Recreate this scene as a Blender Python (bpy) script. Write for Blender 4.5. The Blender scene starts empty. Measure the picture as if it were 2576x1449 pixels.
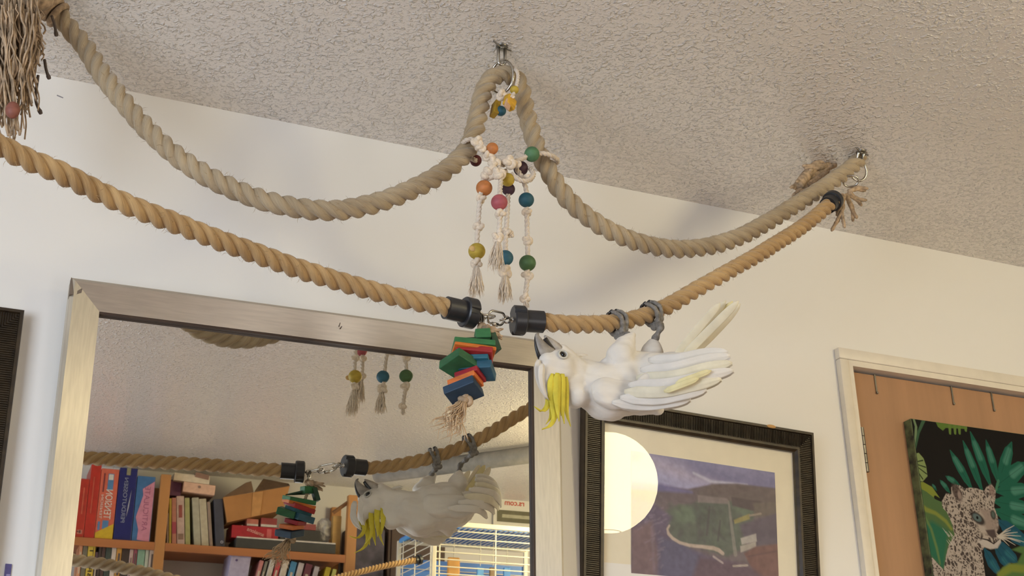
import bpy, bmesh, math, random
import numpy as np
from mathutils import Vector as V, Matrix, noise
from mathutils.bvhtree import BVHTree
random.seed(7)
rnd = random.random
uni = random.uniform
PI = math.pi

# ------------------------------------------------------------------ camera, light, exposure
F = 3615.95                      # focal length in pixels of the 2576-wide frame
CX, CY = 1288.0, 724.5
RM = Matrix(((0.913566, -0.147858, -0.378860), (-0.406130, -0.380561, -0.830802), (-0.021339, 0.912859, -0.407717)))
CAM = V((0, 0, 1.06))
scene = bpy.context.scene
cam_data = bpy.data.cameras.new('camera')
cam_data.sensor_width = 36.0
cam_data.lens = 36.0 * F / 2576.0
cam_data.clip_start = 0.02
cam = bpy.data.objects.new('camera', cam_data)
scene.collection.objects.link(cam)
cam.matrix_world = Matrix.Translation(CAM) @ RM.to_4x4()
scene.camera = cam
scene.view_settings.view_transform = 'Standard'
scene.view_settings.look = 'None'
scene.view_settings.exposure = 0.0
scene.view_settings.gamma = 1.0
scene.view_settings.use_curve_mapping = False

world = bpy.data.worlds.new('world')
scene.world = world
world.use_nodes = True
world.node_tree.nodes['Background'].inputs[0].default_value = (0.60, 0.75, 1.0, 1)
world.node_tree.nodes['Background'].inputs[1].default_value = 1.0


def area_light(name, loc, target, sx, sy, power, col):
    L = bpy.data.lights.new(name, 'AREA')
    L.shape = 'RECTANGLE'
    L.size, L.size_y = sx, sy
    L.energy = power
    L.color = col
    o = bpy.data.objects.new(name, L)
    scene.collection.objects.link(o)
    o.location = loc
    o.rotation_euler = (V(target) - V(loc)).to_track_quat('-Z', 'Y').to_euler()
    return o


LANTERN = V((2.16, 0.29, 2.165))
LANTERN_R = 0.165
LANTERN_POWER = 34.0
# daylight through the window on the left, an added fill from behind and right where no lamp stands
area_light('window_daylight', (-1.42, 0.15, 1.45), (1.0, 1.6, 1.5), 1.3, 1.1, 48.0, (0.74, 0.85, 1.0))
area_light('fill_light', (1.5, -0.75, 0.95), (0.8, 2.2, 1.9), 0.9, 0.9, 17.0, (0.98, 0.95, 0.93))

# ------------------------------------------------------------------ projection helpers
YW = 2.20                        # the wall with the mirror and the door
ZC = 1.06 + 0.607 * YW           # ceiling height
YB = -1.116                      # wall behind the camera
XL, XR = -1.55, 3.35


def ray(px, py):
    return RM @ V(((px - CX) / F, -(py - CY) / F, -1.0))


def W(px, py, y):                # point seen at a pixel, standing at depth y of the room
    d = ray(px, py)
    return CAM + d * (y / d.y)


def WZ(px, py, z):               # point seen at a pixel at height z
    d = ray(px, py)
    return CAM + d * ((z - CAM.z) / d.z)


def PL(px, py, P0, n):           # point seen at a pixel on a plane
    d = ray(px, py)
    return CAM + d * ((P0 - CAM).dot(n) / d.dot(n))


MN = V((-0.03189, -1.0, -0.04368)).normalized()      # the mirror hangs a little out of true
MP = V((0, 1.80278 * 1.2, 0.8 * 1.2 + 1.06))


def M(px, py, y):                # point of the room behind the camera that the mirror shows at a pixel
    d = ray(px, py)
    P = CAM + d * ((MP - CAM).dot(MN) / d.dot(MN))
    e = d - 2 * d.dot(MN) * MN
    return P + e * ((y - P.y) / e.y)


# ------------------------------------------------------------------ object helpers
def lin(c):
    return tuple(((x / 255) / 12.92 if x / 255 <= 0.04045 else ((x / 255 + 0.055) / 1.055) ** 2.4) for x in c)


MATS = {}


def mat(name, col, rough=0.6, metal=0.0, var=0.12, scale=30.0, bump=0.0, bscale=200.0, spec=0.5, stretch=None,
        sheen=0.0, col2=None, sss=0.0, bdist=0.001):
    if name in MATS:
        return MATS[name]
    m = bpy.data.materials.new(name)
    m.use_nodes = True
    nt = m.node_tree
    b = nt.nodes['Principled BSDF']
    c = lin(col)
    tc = nt.nodes.new('ShaderNodeTexCoord')
    mp = nt.nodes.new('ShaderNodeMapping')
    nt.links.new(tc.outputs['Object'], mp.inputs[0])
    if stretch:
        mp.inputs['Scale'].default_value = stretch
    nz = nt.nodes.new('ShaderNodeTexNoise')
    nz.inputs['Scale'].default_value = scale
    nz.inputs['Detail'].default_value = 4
    nt.links.new(mp.outputs[0], nz.inputs['Vector'])
    mx = nt.nodes.new('ShaderNodeMix')
    mx.data_type = 'RGBA'
    cc = lin(col2) if col2 else tuple(x * (1 - 2 * var) for x in c)
    mx.inputs[6].default_value = (*cc, 1)
    mx.inputs[7].default_value = (*[min(1, x * (1 + (0 if col2 else var * .5))) for x in c], 1)
    rp = nt.nodes.new('ShaderNodeMapRange')
    rp.inputs[1].default_value = 0.3
    rp.inputs[2].default_value = 0.65
    nt.links.new(nz.outputs[0], rp.inputs[0])
    nt.links.new(rp.outputs[0], mx.inputs[0])
    nt.links.new(mx.outputs[2], b.inputs['Base Color'])
    b.inputs['Roughness'].default_value = rough
    b.inputs['Metallic'].default_value = metal
    b.inputs['Specular IOR Level'].default_value = spec
    if sheen:
        b.inputs['Sheen Weight'].default_value = sheen
    if sss:
        b.inputs['Subsurface Weight'].default_value = sss
        b.inputs['Subsurface Radius'].default_value = (0.01, 0.01, 0.008)
        b.inputs['Subsurface Scale'].default_value = 0.5
    if bump:
        n2 = nt.nodes.new('ShaderNodeTexNoise')
        n2.inputs['Scale'].default_value = bscale
        n2.inputs['Detail'].default_value = 3
        nt.links.new(mp.outputs[0], n2.inputs['Vector'])
        bp = nt.nodes.new('ShaderNodeBump')
        bp.inputs['Strength'].default_value = bump
        bp.inputs['Distance'].default_value = bdist
        nt.links.new(n2.outputs[0], bp.inputs['Height'])
        nt.links.new(bp.outputs[0], b.inputs['Normal'])
    MATS[name] = m
    return m


class MB:
    """collects shapes; build() links them as one mesh object"""

    def __init__(s):
        s.v, s.f, s.uv = [], [], None

    def add(s, vs, fs):
        k = len(s.v)
        s.v += [tuple(p) for p in vs]
        s.f += [tuple(i + k for i in f) for f in fs]
        return s

    def box(s, c, sz, R=None, bev=0.0):
        """box centred at c with full sizes sz, chamfered by bev"""
        c = V(c)
        hx, hy, hz = [x / 2 for x in sz]
        R = R or Matrix.Identity(3)
        if bev <= 0:
            vs = [c + R @ V((x * hx, y * hy, z * hz)) for x in (-1, 1) for y in (-1, 1) for z in (-1, 1)]
            return s.add(vs, [(0, 1, 3, 2), (4, 6, 7, 5), (0, 4, 5, 1), (2, 3, 7, 6), (0, 2, 6, 4), (1, 5, 7, 3)])
        bm = bmesh.new()
        bmesh.ops.create_cube(bm, size=2.0)
        for v in bm.verts:
            v.co = V((v.co.x * hx, v.co.y * hy, v.co.z * hz))
        bmesh.ops.bevel(bm, geom=list(bm.edges), offset=bev, segments=2, profile=0.5, affect='EDGES')
        bm.verts.ensure_lookup_table()
        vs = [c + R @ v.co for v in bm.verts]
        fs = [tuple(v.index for v in f.verts) for f in bm.faces]
        bm.free()
        return s.add(vs, fs)

    def hexa(s, p):              # eight corners, 0-3 one face, 4-7 the opposite one in the same order
        return s.add(p, [(3, 2, 1, 0), (4, 5, 6, 7), (0, 1, 5, 4), (1, 2, 6, 5), (2, 3, 7, 6), (3, 0, 4, 7)])

    def tube(s, pts, rad, n=8, flat=1.0, up=None, closed=False, caps=True):
        pts = [V(p) for p in pts]
        m = len(pts)
        rad = rad if hasattr(rad, '__len__') else [rad] * m
        fr = frames(pts, up, closed)
        vs, fs = [], []
        for i in range(m):
            T, N, B = fr[i]
            for k in range(n):
                a = 2 * PI * k / n
                vs.append(pts[i] + N * (math.cos(a) * rad[i]) + B * (math.sin(a) * rad[i] * flat))
        for i in range(m if closed else m - 1):
            j = (i + 1) % m
            for k in range(n):
                fs.append((i * n + k, i * n + (k + 1) % n, j * n + (k + 1) % n, j * n + k))
        if not closed and caps:
            fs.append(tuple(range(n))[::-1])
            fs.append(tuple(range((m - 1) * n, m * n)))
        return s.add(vs, fs)

    def sphere(s, c, r, R=None, nu=16, nv=10):
        c = V(c)
        r = V(r) if hasattr(r, '__len__') else V((r, r, r))
        R = R or Matrix.Identity(3)
        vs = [c + R @ V((0, 0, r.z))]
        for j in range(1, nv):
            t = PI * j / nv
            for i in range(nu):
                a = 2 * PI * i / nu
                vs.append(c + R @ V((r.x * math.sin(t) * math.cos(a), r.y * math.sin(t) * math.sin(a), r.z * math.cos(t))))
        vs.append(c + R @ V((0, 0, -r.z)))
        fs = [(0, 1 + i, 1 + (i + 1) % nu) for i in range(nu)]
        for j in range(nv - 2):
            for i in range(nu):
                a = 1 + j * nu + i
                b = 1 + j * nu + (i + 1) % nu
                fs.append((a, a + nu, b + nu, b))
        L = len(vs) - 1
        fs += [(L, L - nu + (i + 1) % nu, L - nu + i) for i in range(nu)]
        return s.add(vs, fs)

    def lathe(s, o, ax, prof, n=24, mod=None):
        """profile [(distance along ax, radius)] turned about the axis ax from o"""
        o = V(o)
        T = V(ax).normalized()
        N = T.orthogonal().normalized()
        if abs(T.z) < .9:
            N = (V((0, 0, 1)) - T * T.z).normalized()
        B = T.cross(N)
        vs, fs = [], []
        for (d, r) in prof:
            for k in range(n):
                a = 2 * PI * k / n
                q = r * (mod(a, d) if mod else 1)
                vs.append(o + T * d + N * (math.cos(a) * q) + B * (math.sin(a) * q))
        for i in range(len(prof) - 1):
            for k in range(n):
                fs.append((i * n + k, i * n + (k + 1) % n, (i + 1) * n + (k + 1) % n, (i + 1) * n + k))
        fs.append(tuple(range(n))[::-1])
        fs.append(tuple(range((len(prof) - 1) * n, len(prof) * n)))
        return s.add(vs, fs)

    def build(s, name, m, parent=None, smooth=False, kind=None, label=None):
        me = bpy.data.meshes.new(name)
        me.from_pydata(s.v, [], s.f)
        bm = bmesh.new()
        bm.from_mesh(me)
        bmesh.ops.recalc_face_normals(bm, faces=bm.faces)
        bm.to_mesh(me)
        bm.free()
        return link(name, me, m, parent, smooth, kind, label)


def link(name, me, m, parent=None, smooth=False, kind=None, label=None):
    if m:
        me.materials.append(m)
    if smooth:
        me.polygons.foreach_set('use_smooth', [True] * len(me.polygons))
        if smooth == 'auto':
            bm = bmesh.new()
            bm.from_mesh(me)
            for e in bm.edges:
                if len(e.link_faces) == 2 and e.calc_face_angle(0) > math.radians(38):
                    e.smooth = False
            bm.to_mesh(me)
            bm.free()
    o = bpy.data.objects.new(name, me)
    scene.collection.objects.link(o)
    if parent:
        o.parent = parent
        o.matrix_parent_inverse = Matrix.Translation(-parent.location) if parent.parent is None else Matrix.Identity(4)
        if parent.parent is not None:
            o.matrix_parent_inverse = Matrix.Identity(4)
    if kind:
        o['kind'] = kind
    if label:
        o['label'] = label
    return o


def thing(name, label, cat, loc=(0, 0, 0), group=None):
    o = bpy.data.objects.new(name, None)
    o.empty_display_size = 0.05
    scene.collection.objects.link(o)
    o.location = loc
    return tag(o, label, cat, group)


def tag(o, label, cat, group=None):
    o['label'] = label
    o['category'] = cat
    if group:
        o['group'] = group
    return o


def frames(pts, up=None, closed=False):
    m = len(pts)
    out = []
    N = None
    for i in range(m):
        a = pts[(i - 1) % m] if (closed or i > 0) else pts[i]
        b = pts[(i + 1) % m] if (closed or i < m - 1) else pts[i]
        T = (b - a)
        T = T.normalized() if T.length > 1e-9 else V((0, 0, 1))
        if up is not None:
            N = V(up) - T * V(up).dot(T)
            N = N.normalized() if N.length > 1e-6 else T.orthogonal().normalized()
        elif N is None:
            N = V((0, 0, 1)) - T * T.z
            N = N.normalized() if N.length > 0.1 else T.orthogonal().normalized()
        else:
            N = (N - T * N.dot(T)).normalized()
        out.append((T, N, T.cross(N)))
    return out


def spline(P, step):
    """Catmull-Rom through the points, resampled evenly"""
    P = [V(p) for p in P]
    Q = [P[0] * 2 - P[1]] + P + [P[-1] * 2 - P[-2]]
    dense = []
    for i in range(1, len(Q) - 2):
        a, b, c, d = Q[i - 1], Q[i], Q[i + 1], Q[i + 2]
        for k in range(16):
            t = k / 16
            dense.append(0.5 * ((2 * b) + (c - a) * t + (2 * a - 5 * b + 4 * c - d) * t * t + (3 * b - a - 3 * c + d) * t ** 3))
    dense.append(P[-1].copy())
    L = [0]
    for a, b in zip(dense, dense[1:]):
        L.append(L[-1] + (b - a).length)
    n = max(2, int(L[-1] / step) + 1)
    out = []
    j = 0
    for i in range(n):
        s = L[-1] * i / (n - 1)
        while j < len(L) - 2 and L[j + 1] < s:
            j += 1
        t = (s - L[j]) / max(1e-9, L[j + 1] - L[j])
        out.append(dense[j].lerp(dense[j + 1], min(1, max(0, t))))
    return out


def rope_mat(name, c1, c2, fuzz=1.0):
    """fibres run along the strands: the UV map rides with the twist"""
    if name in MATS:
        return MATS[name]
    m = bpy.data.materials.new(name)
    m.use_nodes = True
    nt = m.node_tree
    b = nt.nodes['Principled BSDF']
    uv = nt.nodes.new('ShaderNodeUVMap')
    mp = nt.nodes.new('ShaderNodeMapping')
    mp.inputs['Scale'].default_value = (60, 1000, 1)
    nz = nt.nodes.new('ShaderNodeTexNoise')
    nz.inputs['Scale'].default_value = 1.0
    nz.inputs['Detail'].default_value = 5
    nt.links.new(uv.outputs[0], mp.inputs[0])
    nt.links.new(mp.outputs[0], nz.inputs['Vector'])
    tc = nt.nodes.new('ShaderNodeTexCoord')
    n3 = nt.nodes.new('ShaderNodeTexNoise')
    n3.inputs['Scale'].default_value = 14
    nt.links.new(tc.outputs['Object'], n3.inputs['Vector'])
    ad = nt.nodes.new('ShaderNodeMath')
    ad.operation = 'MULTIPLY_ADD'
    ad.inputs[1].default_value = 0.8
    nt.links.new(n3.outputs[0], ad.inputs[0])
    nt.links.new(nz.outputs[0], ad.inputs[2])
    rp = nt.nodes.new('ShaderNodeMapRange')
    rp.inputs[1].default_value = 0.6
    rp.inputs[2].default_value = 1.2
    nt.links.new(ad.outputs[0], rp.inputs[0])
    mx = nt.nodes.new('ShaderNodeMix')
    mx.data_type = 'RGBA'
    mx.inputs[6].default_value = (*lin(c2), 1)
    mx.inputs[7].default_value = (*lin(c1), 1)
    nt.links.new(rp.outputs[0], mx.inputs[0])
    nt.links.new(mx.outputs[2], b.inputs['Base Color'])
    b.inputs['Roughness'].default_value = 0.85
    b.inputs['Specular IOR Level'].default_value = 0.25
    b.inputs['Sheen Weight'].default_value = 0.25
    bp = nt.nodes.new('ShaderNodeBump')
    bp.inputs['Strength'].default_value = 0.5 * fuzz
    bp.inputs['Distance'].default_value = 0.0012
    nt.links.new(nz.outputs[0], bp.inputs['Height'])
    nt.links.new(bp.outputs[0], b.inputs['Normal'])
    MATS[name] = m
    return m


def rope_mesh(name, pts, R, m, parent=None, pitch=4.3, n=36, step=None, phase=0.0, taper=None, lobe=0.55, label=None):
    """three-strand laid rope swept along a smooth path, one continuous skin"""
    P = spline(pts, step or R * 0.22)
    fr = frames(P)
    c, rs = (1 - lobe), lobe
    vs, fs, uvs = [], [], []
    s = 0
    for i, p in enumerate(P):
        if i:
            s += (p - P[i - 1]).length
        T, N, B = fr[i]
        tw = phase + 2 * PI * s / (pitch * R)
        rr = R * (taper(i / (len(P) - 1)) if taper else 1) * (1 + 0.035 * noise.noise(V((s * 30, R * 99, 0))))
        for k in range(n):
            th = 2 * PI * k / n
            l = (th + PI / 3) % (2 * PI / 3) - PI / 3
            rad = c * math.cos(l) + math.sqrt(max(0, rs * rs - (c * math.sin(l)) ** 2))
            rad *= 1 + 0.02 * noise.noise(V((s * 60, k * .8, 3)))
            a = th + tw
            vs.append(p + (N * math.cos(a) + B * math.sin(a)) * rad * rr)
            uvs.append((s, th * R))
    for i in range(len(P) - 1):
        for k in range(n):
            fs.append((i * n + k, i * n + (k + 1) % n, (i + 1) * n + (k + 1) % n, (i + 1) * n + k))
    fs.append(tuple(range(n))[::-1])
    fs.append(tuple(range((len(P) - 1) * n, len(P) * n)))
    me = bpy.data.meshes.new(name)
    me.from_pydata([tuple(v) for v in vs], [], fs)
    ul = me.uv_layers.new(name='UVMap')
    li = np.zeros(len(me.loops), dtype=np.int32)
    me.loops.foreach_get('vertex_index', li)
    ul.data.foreach_set('uv', np.array(uvs, dtype=np.float32)[li].ravel())
    return link(name, me, m, parent, True, None, label), P, fr


def fuzz(P, R, m, parent, per=8, ln=0.012, r=0.00022):
    """loose fibres standing off a rope"""
    b = MB()
    fr = frames(P)
    for i in range(0, len(P) - 1):
        for _ in range(per):
            if rnd() > 0.5:
                continue
            T, N, B = fr[i]
            a = uni(0, 2 * PI)
            o = N * math.cos(a) + B * math.sin(a)
            p = P[i] + o * R * 0.85
            L = uni(.3, 1) * ln
            d = (o * uni(.25, .8) + T * uni(-1, 1) + V((uni(-.4, .4), uni(-.4, .4), uni(-.4, .4)))).normalized()
            q = p + d * L * .5
            e = q + (d + V((uni(-.6, .6), uni(-.6, .6), uni(-.6, .6)))).normalized() * L * .5
            s = d.cross(o).normalized() * r if d.cross(o).length > 1e-3 else T * r
            u = o * r
            b.add([p - s, p + s, p + u, q - s, q + s, q + u, e], [(0, 1, 4, 3), (1, 2, 5, 4), (2, 0, 3, 5), (3, 4, 6), (4, 5, 6), (5, 3, 6)])
    return b.build('loose_fibres', m, parent, kind='stuff')


def text_mesh(txt, size, origin, xdir, ydir, depth=0.0004, bold=0.0):
    """lettering as a solid mesh standing on a surface"""
    cu = bpy.data.curves.new('txt', 'FONT')
    cu.body = txt
    cu.size = size
    cu.extrude = depth
    cu.offset = bold
    cu.align_x = 'LEFT'
    ob = bpy.data.objects.new('txt', cu)
    scene.collection.objects.link(ob)
    dg = bpy.context.evaluated_depsgraph_get()
    me = bpy.data.meshes.new_from_object(ob.evaluated_get(dg))
    bpy.data.objects.remove(ob)
    x = V(xdir).normalized()
    y = V(ydir).normalized()
    z = x.cross(y)
    o = V(origin)
    for v in me.vertices:
        v.co = o + x * v.co.x + y * v.co.y + z * v.co.z
    me.materials.clear()
    return me


def text_part(name, txt, size, origin, xdir, ydir, m, parent, bold=0.0, squash=None):
    me = text_mesh(txt, size, origin, xdir, ydir, bold=bold)
    return link(name, me, m, parent)


def remeshed(mb, voxel, smooth=8, fac=0.5):
    me = bpy.data.meshes.new('tmp')
    me.from_pydata(mb.v, [], mb.f)
    o = bpy.data.objects.new('tmp', me)
    scene.collection.objects.link(o)
    md = o.modifiers.new('r', 'REMESH')
    md.mode = 'VOXEL'
    md.voxel_size = voxel
    if smooth:
        sm = o.modifiers.new('s', 'SMOOTH')
        sm.factor = fac
        sm.iterations = smooth
    dg = bpy.context.evaluated_depsgraph_get()
    out = bpy.data.meshes.new_from_object(o.evaluated_get(dg))
    bpy.data.objects.remove(o)
    return out


# ------------------------------------------------------------------ materials
def plaster(name, col, warm, kind):
    m = bpy.data.materials.new(name)
    m.use_nodes = True
    nt = m.node_tree
    b = nt.nodes['Principled BSDF']
    tc = nt.nodes.new('ShaderNodeTexCoord')
    nz = nt.nodes.new('ShaderNodeTexNoise')
    nz.inputs['Scale'].default_value = 2.2
    nt.links.new(tc.outputs['Object'], nz.inputs['Vector'])
    mx = nt.nodes.new('ShaderNodeMix')
    mx.data_type = 'RGBA'
    mx.inputs[6].default_value = (*lin(col), 1)
    mx.inputs[7].default_value = (*lin(warm), 1)
    nt.links.new(nz.outputs[0], mx.inputs[0])
    nt.links.new(mx.outputs[2], b.inputs['Base Color'])
    bp = nt.nodes.new('ShaderNodeBump')
    if kind == 'ceiling':
        # sprayed stipple: a dense crust of small rounded drops and worms
        hs = []
        for sc_l, lo, hi, am in ((112, .50, .74, 1.0), (190, .52, .78, .45)):
            n2 = nt.nodes.new('ShaderNodeTexNoise')
            n2.inputs['Scale'].default_value = sc_l
            n2.inputs['Detail'].default_value = 1.2
            n2.inputs['Distortion'].default_value = 0.6
            nt.links.new(tc.outputs['Object'], n2.inputs['Vector'])
            r2 = nt.nodes.new('ShaderNodeMapRange')
            r2.interpolation_type = 'SMOOTHSTEP'
            r2.inputs[1].default_value = lo
            r2.inputs[2].default_value = hi
            r2.inputs[4].default_value = am
            nt.links.new(n2.outputs[0], r2.inputs[0])
            hs.append(r2)
        n3 = nt.nodes.new('ShaderNodeTexNoise')
        n3.inputs['Scale'].default_value = 7
        nt.links.new(tc.outputs['Object'], n3.inputs['Vector'])
        r3 = nt.nodes.new('ShaderNodeMapRange')
        r3.inputs[1].default_value = .3
        r3.inputs[2].default_value = .6
        r3.inputs[3].default_value = .72
        nt.links.new(n3.outputs[0], r3.inputs[0])
        ml = nt.nodes.new('ShaderNodeMath')
        ml.operation = 'ADD'
        nt.links.new(hs[0].outputs[0], ml.inputs[0])
        nt.links.new(hs[1].outputs[0], ml.inputs[1])
        m2_ = nt.nodes.new('ShaderNodeMath')
        m2_.operation = 'MULTIPLY'
        nt.links.new(ml.outputs[0], m2_.inputs[0])
        nt.links.new(r3.outputs[0], m2_.inputs[1])
        nt.links.new(m2_.outputs[0], bp.inputs['Height'])
        bp.inputs['Strength'].default_value = 1.0
        bp.inputs['Distance'].default_value = 0.0034
        b.inputs['Roughness'].default_value = 0.3
        b.inputs['Coat Weight'].default_value = 1.0
        b.inputs['Coat Roughness'].default_value = 0.2
        nt.links.new(bp.outputs[0], b.inputs['Coat Normal'])
        b.inputs['Specular IOR Level'].default_value = 0.75
    else:
        n2 = nt.nodes.new('ShaderNodeTexNoise')
        n2.inputs['Scale'].default_value = 90
        n2.inputs['Detail'].default_value = 3
        nt.links.new(tc.outputs['Object'], n2.inputs['Vector'])
        nt.links.new(n2.outputs[0], bp.inputs['Height'])
        bp.inputs['Strength'].default_value = 0.12
        bp.inputs['Distance'].default_value = 0.001
        b.inputs['Roughness'].default_value = 0.62
        b.inputs['Specular IOR Level'].default_value = 0.3
    nt.links.new(bp.outputs[0], b.inputs['Normal'])
    return m


wall_m = plaster('wall_paint', (232, 229, 224), (236, 231, 222), 'wall')
ceil_m = plaster('ceiling_stipple', (230, 222, 216), (226, 218, 206), 'ceiling')
floor_m = mat('floor_wood', (140, 105, 75), 0.5, var=.2, scale=6)
trim_m = mat('trim_paint', (228, 218, 200), 0.4, var=.03, bump=.1, bscale=60)
door_m = mat('door_veneer', (172, 130, 94), 0.5, var=.07, scale=5, stretch=(6, 6, .6), bump=.1, bscale=40)
jute = rope_mat('jute_grey', (192, 172, 140), (142, 122, 94))
jute_w = rope_mat('jute_warm', (198, 164, 114), (148, 116, 76))
jute_l = rope_mat('jute_light', (225, 190, 135), (180, 140, 88))
cotton = rope_mat('cotton', (232, 218, 200), (200, 182, 160), 0.6)
cotton_flat = mat('cotton_fibre', (228, 210, 186), 0.9, var=.1, scale=300, sheen=.3)
jute_flat = mat('jute_fibre', (170, 142, 102), 0.9, var=.2, scale=150)
jute_dark = mat('jute_frayed', (184, 158, 128), 0.95, var=.28, scale=90)
black_plastic = mat('black_plastic', (38, 38, 41), 0.38, var=.1, bump=.05, bscale=300)
steel = mat('steel', (190, 185, 175), 0.22, 1.0, var=.1, scale=80)
steel_dull = mat('steel_dull', (140, 136, 128), 0.4, 1.0, var=.15, scale=80)
def brushed(name, col, tangent):
    """metal brushed along the rail: reflections smear across the brushing"""
    m = mat(name, col, .40, .85, var=.05, scale=20, stretch=(14, 14, 1) if tangent[0] else (1, 14, 14), bump=.05, bscale=120)
    nt = m.node_tree
    cb_ = nt.nodes.new('ShaderNodeCombineXYZ')
    for i in range(3):
        cb_.inputs[i].default_value = tangent[i]
    p = nt.nodes['Principled BSDF']
    p.inputs['Anisotropic'].default_value = .75
    nt.links.new(cb_.outputs[0], p.inputs['Tangent'])
    return m


silver = brushed('brushed_silver', (214, 206, 190), (1, 0, 0))
silver_h = brushed('brushed_silver_across', (206, 198, 184), (0, 0, 1))
lip_shade_scratch = mat('lip_shade_scratch', (62, 44, 32), 0.6)
bare_patch = mat('chipped_corner', (120, 106, 92), 0.8, var=.1)
frame_dark = mat('bronze_brown', (58, 46, 30), 0.42, 0.1, var=.25, scale=60, bump=.2, bscale=300)
matboard = mat('mat_board', (232, 222, 198), 0.85, var=.02)
white_f = mat('white_feather', (220, 213, 202), 0.85, var=.04, scale=40, sheen=.15, bump=.5, bscale=170, stretch=(.35, 1, 1), bdist=.0012)
cream_f = mat('cream_feather', (220, 211, 186), 0.75, var=.05, scale=50, sheen=.2, bump=.3, bscale=150)
pale_yellow_f = mat('pale_yellow_feather', (222, 210, 160), 0.75, var=.08, scale=50)
yellow_f = mat('yellow_crest', (214, 198, 62), 0.7, var=.1, scale=60, bump=.4, bscale=260)
beak_m = mat('beak', (164, 155, 144), 0.45, var=.25, scale=60, bump=.2, bscale=200)
beak_dark = mat('beak_dark', (28, 22, 20), 0.35)
skin_grey = mat('foot_skin', (128, 122, 114), 0.6, var=.2, scale=200, bump=.8, bscale=500)
eye_m = mat('eye', (10, 8, 8), 0.08)
pine = mat('pine', (190, 132, 74), 0.5, var=.12, scale=5, stretch=(1, 1, .5), bump=.1, bscale=50)
pine_h = mat('pine_board', (178, 112, 64), 0.5, var=.12, scale=5, stretch=(.5, 3, 3))


def paint(name, col, rough=.55):
    return mat('paint_' + name, col, rough, var=.08, scale=60)


def wood_paint(name, col):
    return mat('stained_' + name, col, 0.6, var=.14, scale=45, stretch=(1, 1, 3), bump=.15, bscale=150)


# ------------------------------------------------------------------ the room
def slab(name, x0, x1, y0, y1, z0, z1, m):
    o = MB().box(((x0 + x1) / 2, (y0 + y1) / 2, (z0 + z1) / 2), (x1 - x0, y1 - y0, z1 - z0)).build(name, m)
    o['kind'] = 'structure'
    return o


slab('floor', XL - .1, XR + .1, YB - .1, YW + .1, -.1, 0, floor_m)
slab('ceiling', XL - .1, XR + .1, YB - .1, YW + .1, ZC, ZC + .1, ceil_m)
# door opening in the mirror wall
DL = W(2141, 931, YW)
CASE_L = W(2096, 870, YW)
door_x0, door_top = DL.x - .004, DL.z + .004
door_x1 = door_x0 + 0.80
wb = MB()
wb.box(((XL + door_x0) / 2, YW + .05, ZC / 2), (door_x0 - XL, .1, ZC))
wb.box(((door_x0 + door_x1) / 2, YW + .05, (door_top + ZC) / 2), (door_x1 - door_x0, .1, ZC - door_top))
wb.box(((door_x1 + XR) / 2, YW + .05, ZC / 2), (XR - door_x1, .1, ZC))
o = wb.build('wall_back', wall_m)
o['kind'] = 'structure'
slab('wall_front', XL - .1, XR + .1, YB - .1, YB, 0, ZC, wall_m)
slab('wall_right', XR, XR + .1, YB, YW, 0, ZC, wall_m)
wl = MB()                                             # left wall around its window
wy0, wy1, wz0, wz1 = -.5, .8, .9, 2.0
wl.box((XL - .05, (YB + wy0) / 2, ZC / 2), (.1, wy0 - YB, ZC))
wl.box((XL - .05, (YW + wy1) / 2, ZC / 2), (.1, YW - wy1, ZC))
wl.box((XL - .05, (wy0 + wy1) / 2, wz0 / 2), (.1, wy1 - wy0, wz0))
wl.box((XL - .05, (wy0 + wy1) / 2, (wz1 + ZC) / 2), (.1, wy1 - wy0, ZC - wz1))
o = wl.build('wall_left', wall_m)
o['kind'] = 'structure'
wf = MB()
for y in (wy0 + .02, (wy0 + wy1) / 2, wy1 - .02):
    wf.box((XL - .04, y, (wz0 + wz1) / 2), (.05, .04, wz1 - wz0))
for z in (wz0 + .02, wz1 - .02):
    wf.box((XL - .04, (wy0 + wy1) / 2, z), (.05, wy1 - wy0, .04))
o = wf.build('window_1', trim_m)
o['kind'] = 'structure'

# door 1 with casing, leaf and hinge
door = bpy.data.objects.new('door_1', None)
scene.collection.objects.link(door)
door['kind'] = 'structure'
door.location = (door_x0, YW, 0)
cw = door_x0 - CASE_L.x                               # casing width
ct = 0.016
cb = MB()
for (x0, x1) in ((CASE_L.x, door_x0 - .012), (door_x1 + .012, door_x1 + cw)):
    cb.box(((x0 + x1) / 2, YW - ct / 2, (door_top + .012) / 2), (x1 - x0, ct, door_top + .012), bev=.003)
cb.box(((CASE_L.x + door_x1 + cw) / 2, YW - ct / 2, door_top + .012 + cw * .36), (door_x1 + cw - CASE_L.x, ct, cw * .72), bev=.003)
cb.build('door_casing', trim_m, door, smooth='auto')
jb = MB()
for x in (door_x0 - .006, door_x1 + .006):
    jb.box((x, YW + .03, door_top / 2), (.012, .085, door_top))
jb.box(((door_x0 + door_x1) / 2, YW + .03, door_top + .006), (door_x1 - door_x0 + .024, .085, .012))
jb.build('door_jamb', trim_m, door)
YD = YW + .006                                        # face of the leaf
MB().box(((door_x0 + door_x1) / 2, YD + .02, (door_top - .003) / 2 + .004), (door_x1 - door_x0 - .006, .04, door_top - .014), bev=.0015).build('door_leaf', door_m, door)
hg = MB()
h0, h1 = W(2163, 1075, YW - .004), W(2174, 1188, YW - .004)
n_k = 5
for i in range(n_k):
    a = h0.z + (h1.z - h0.z) * i / n_k
    b_ = h0.z + (h1.z - h0.z) * (i + .93) / n_k
    hg.lathe((h0.x + .004, YW - .003, b_), (0, 0, 1), [(0, .0050), (a - b_, .0050)], 14)
hg.build('door_hinge', steel_dull, door, smooth='auto')

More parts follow.
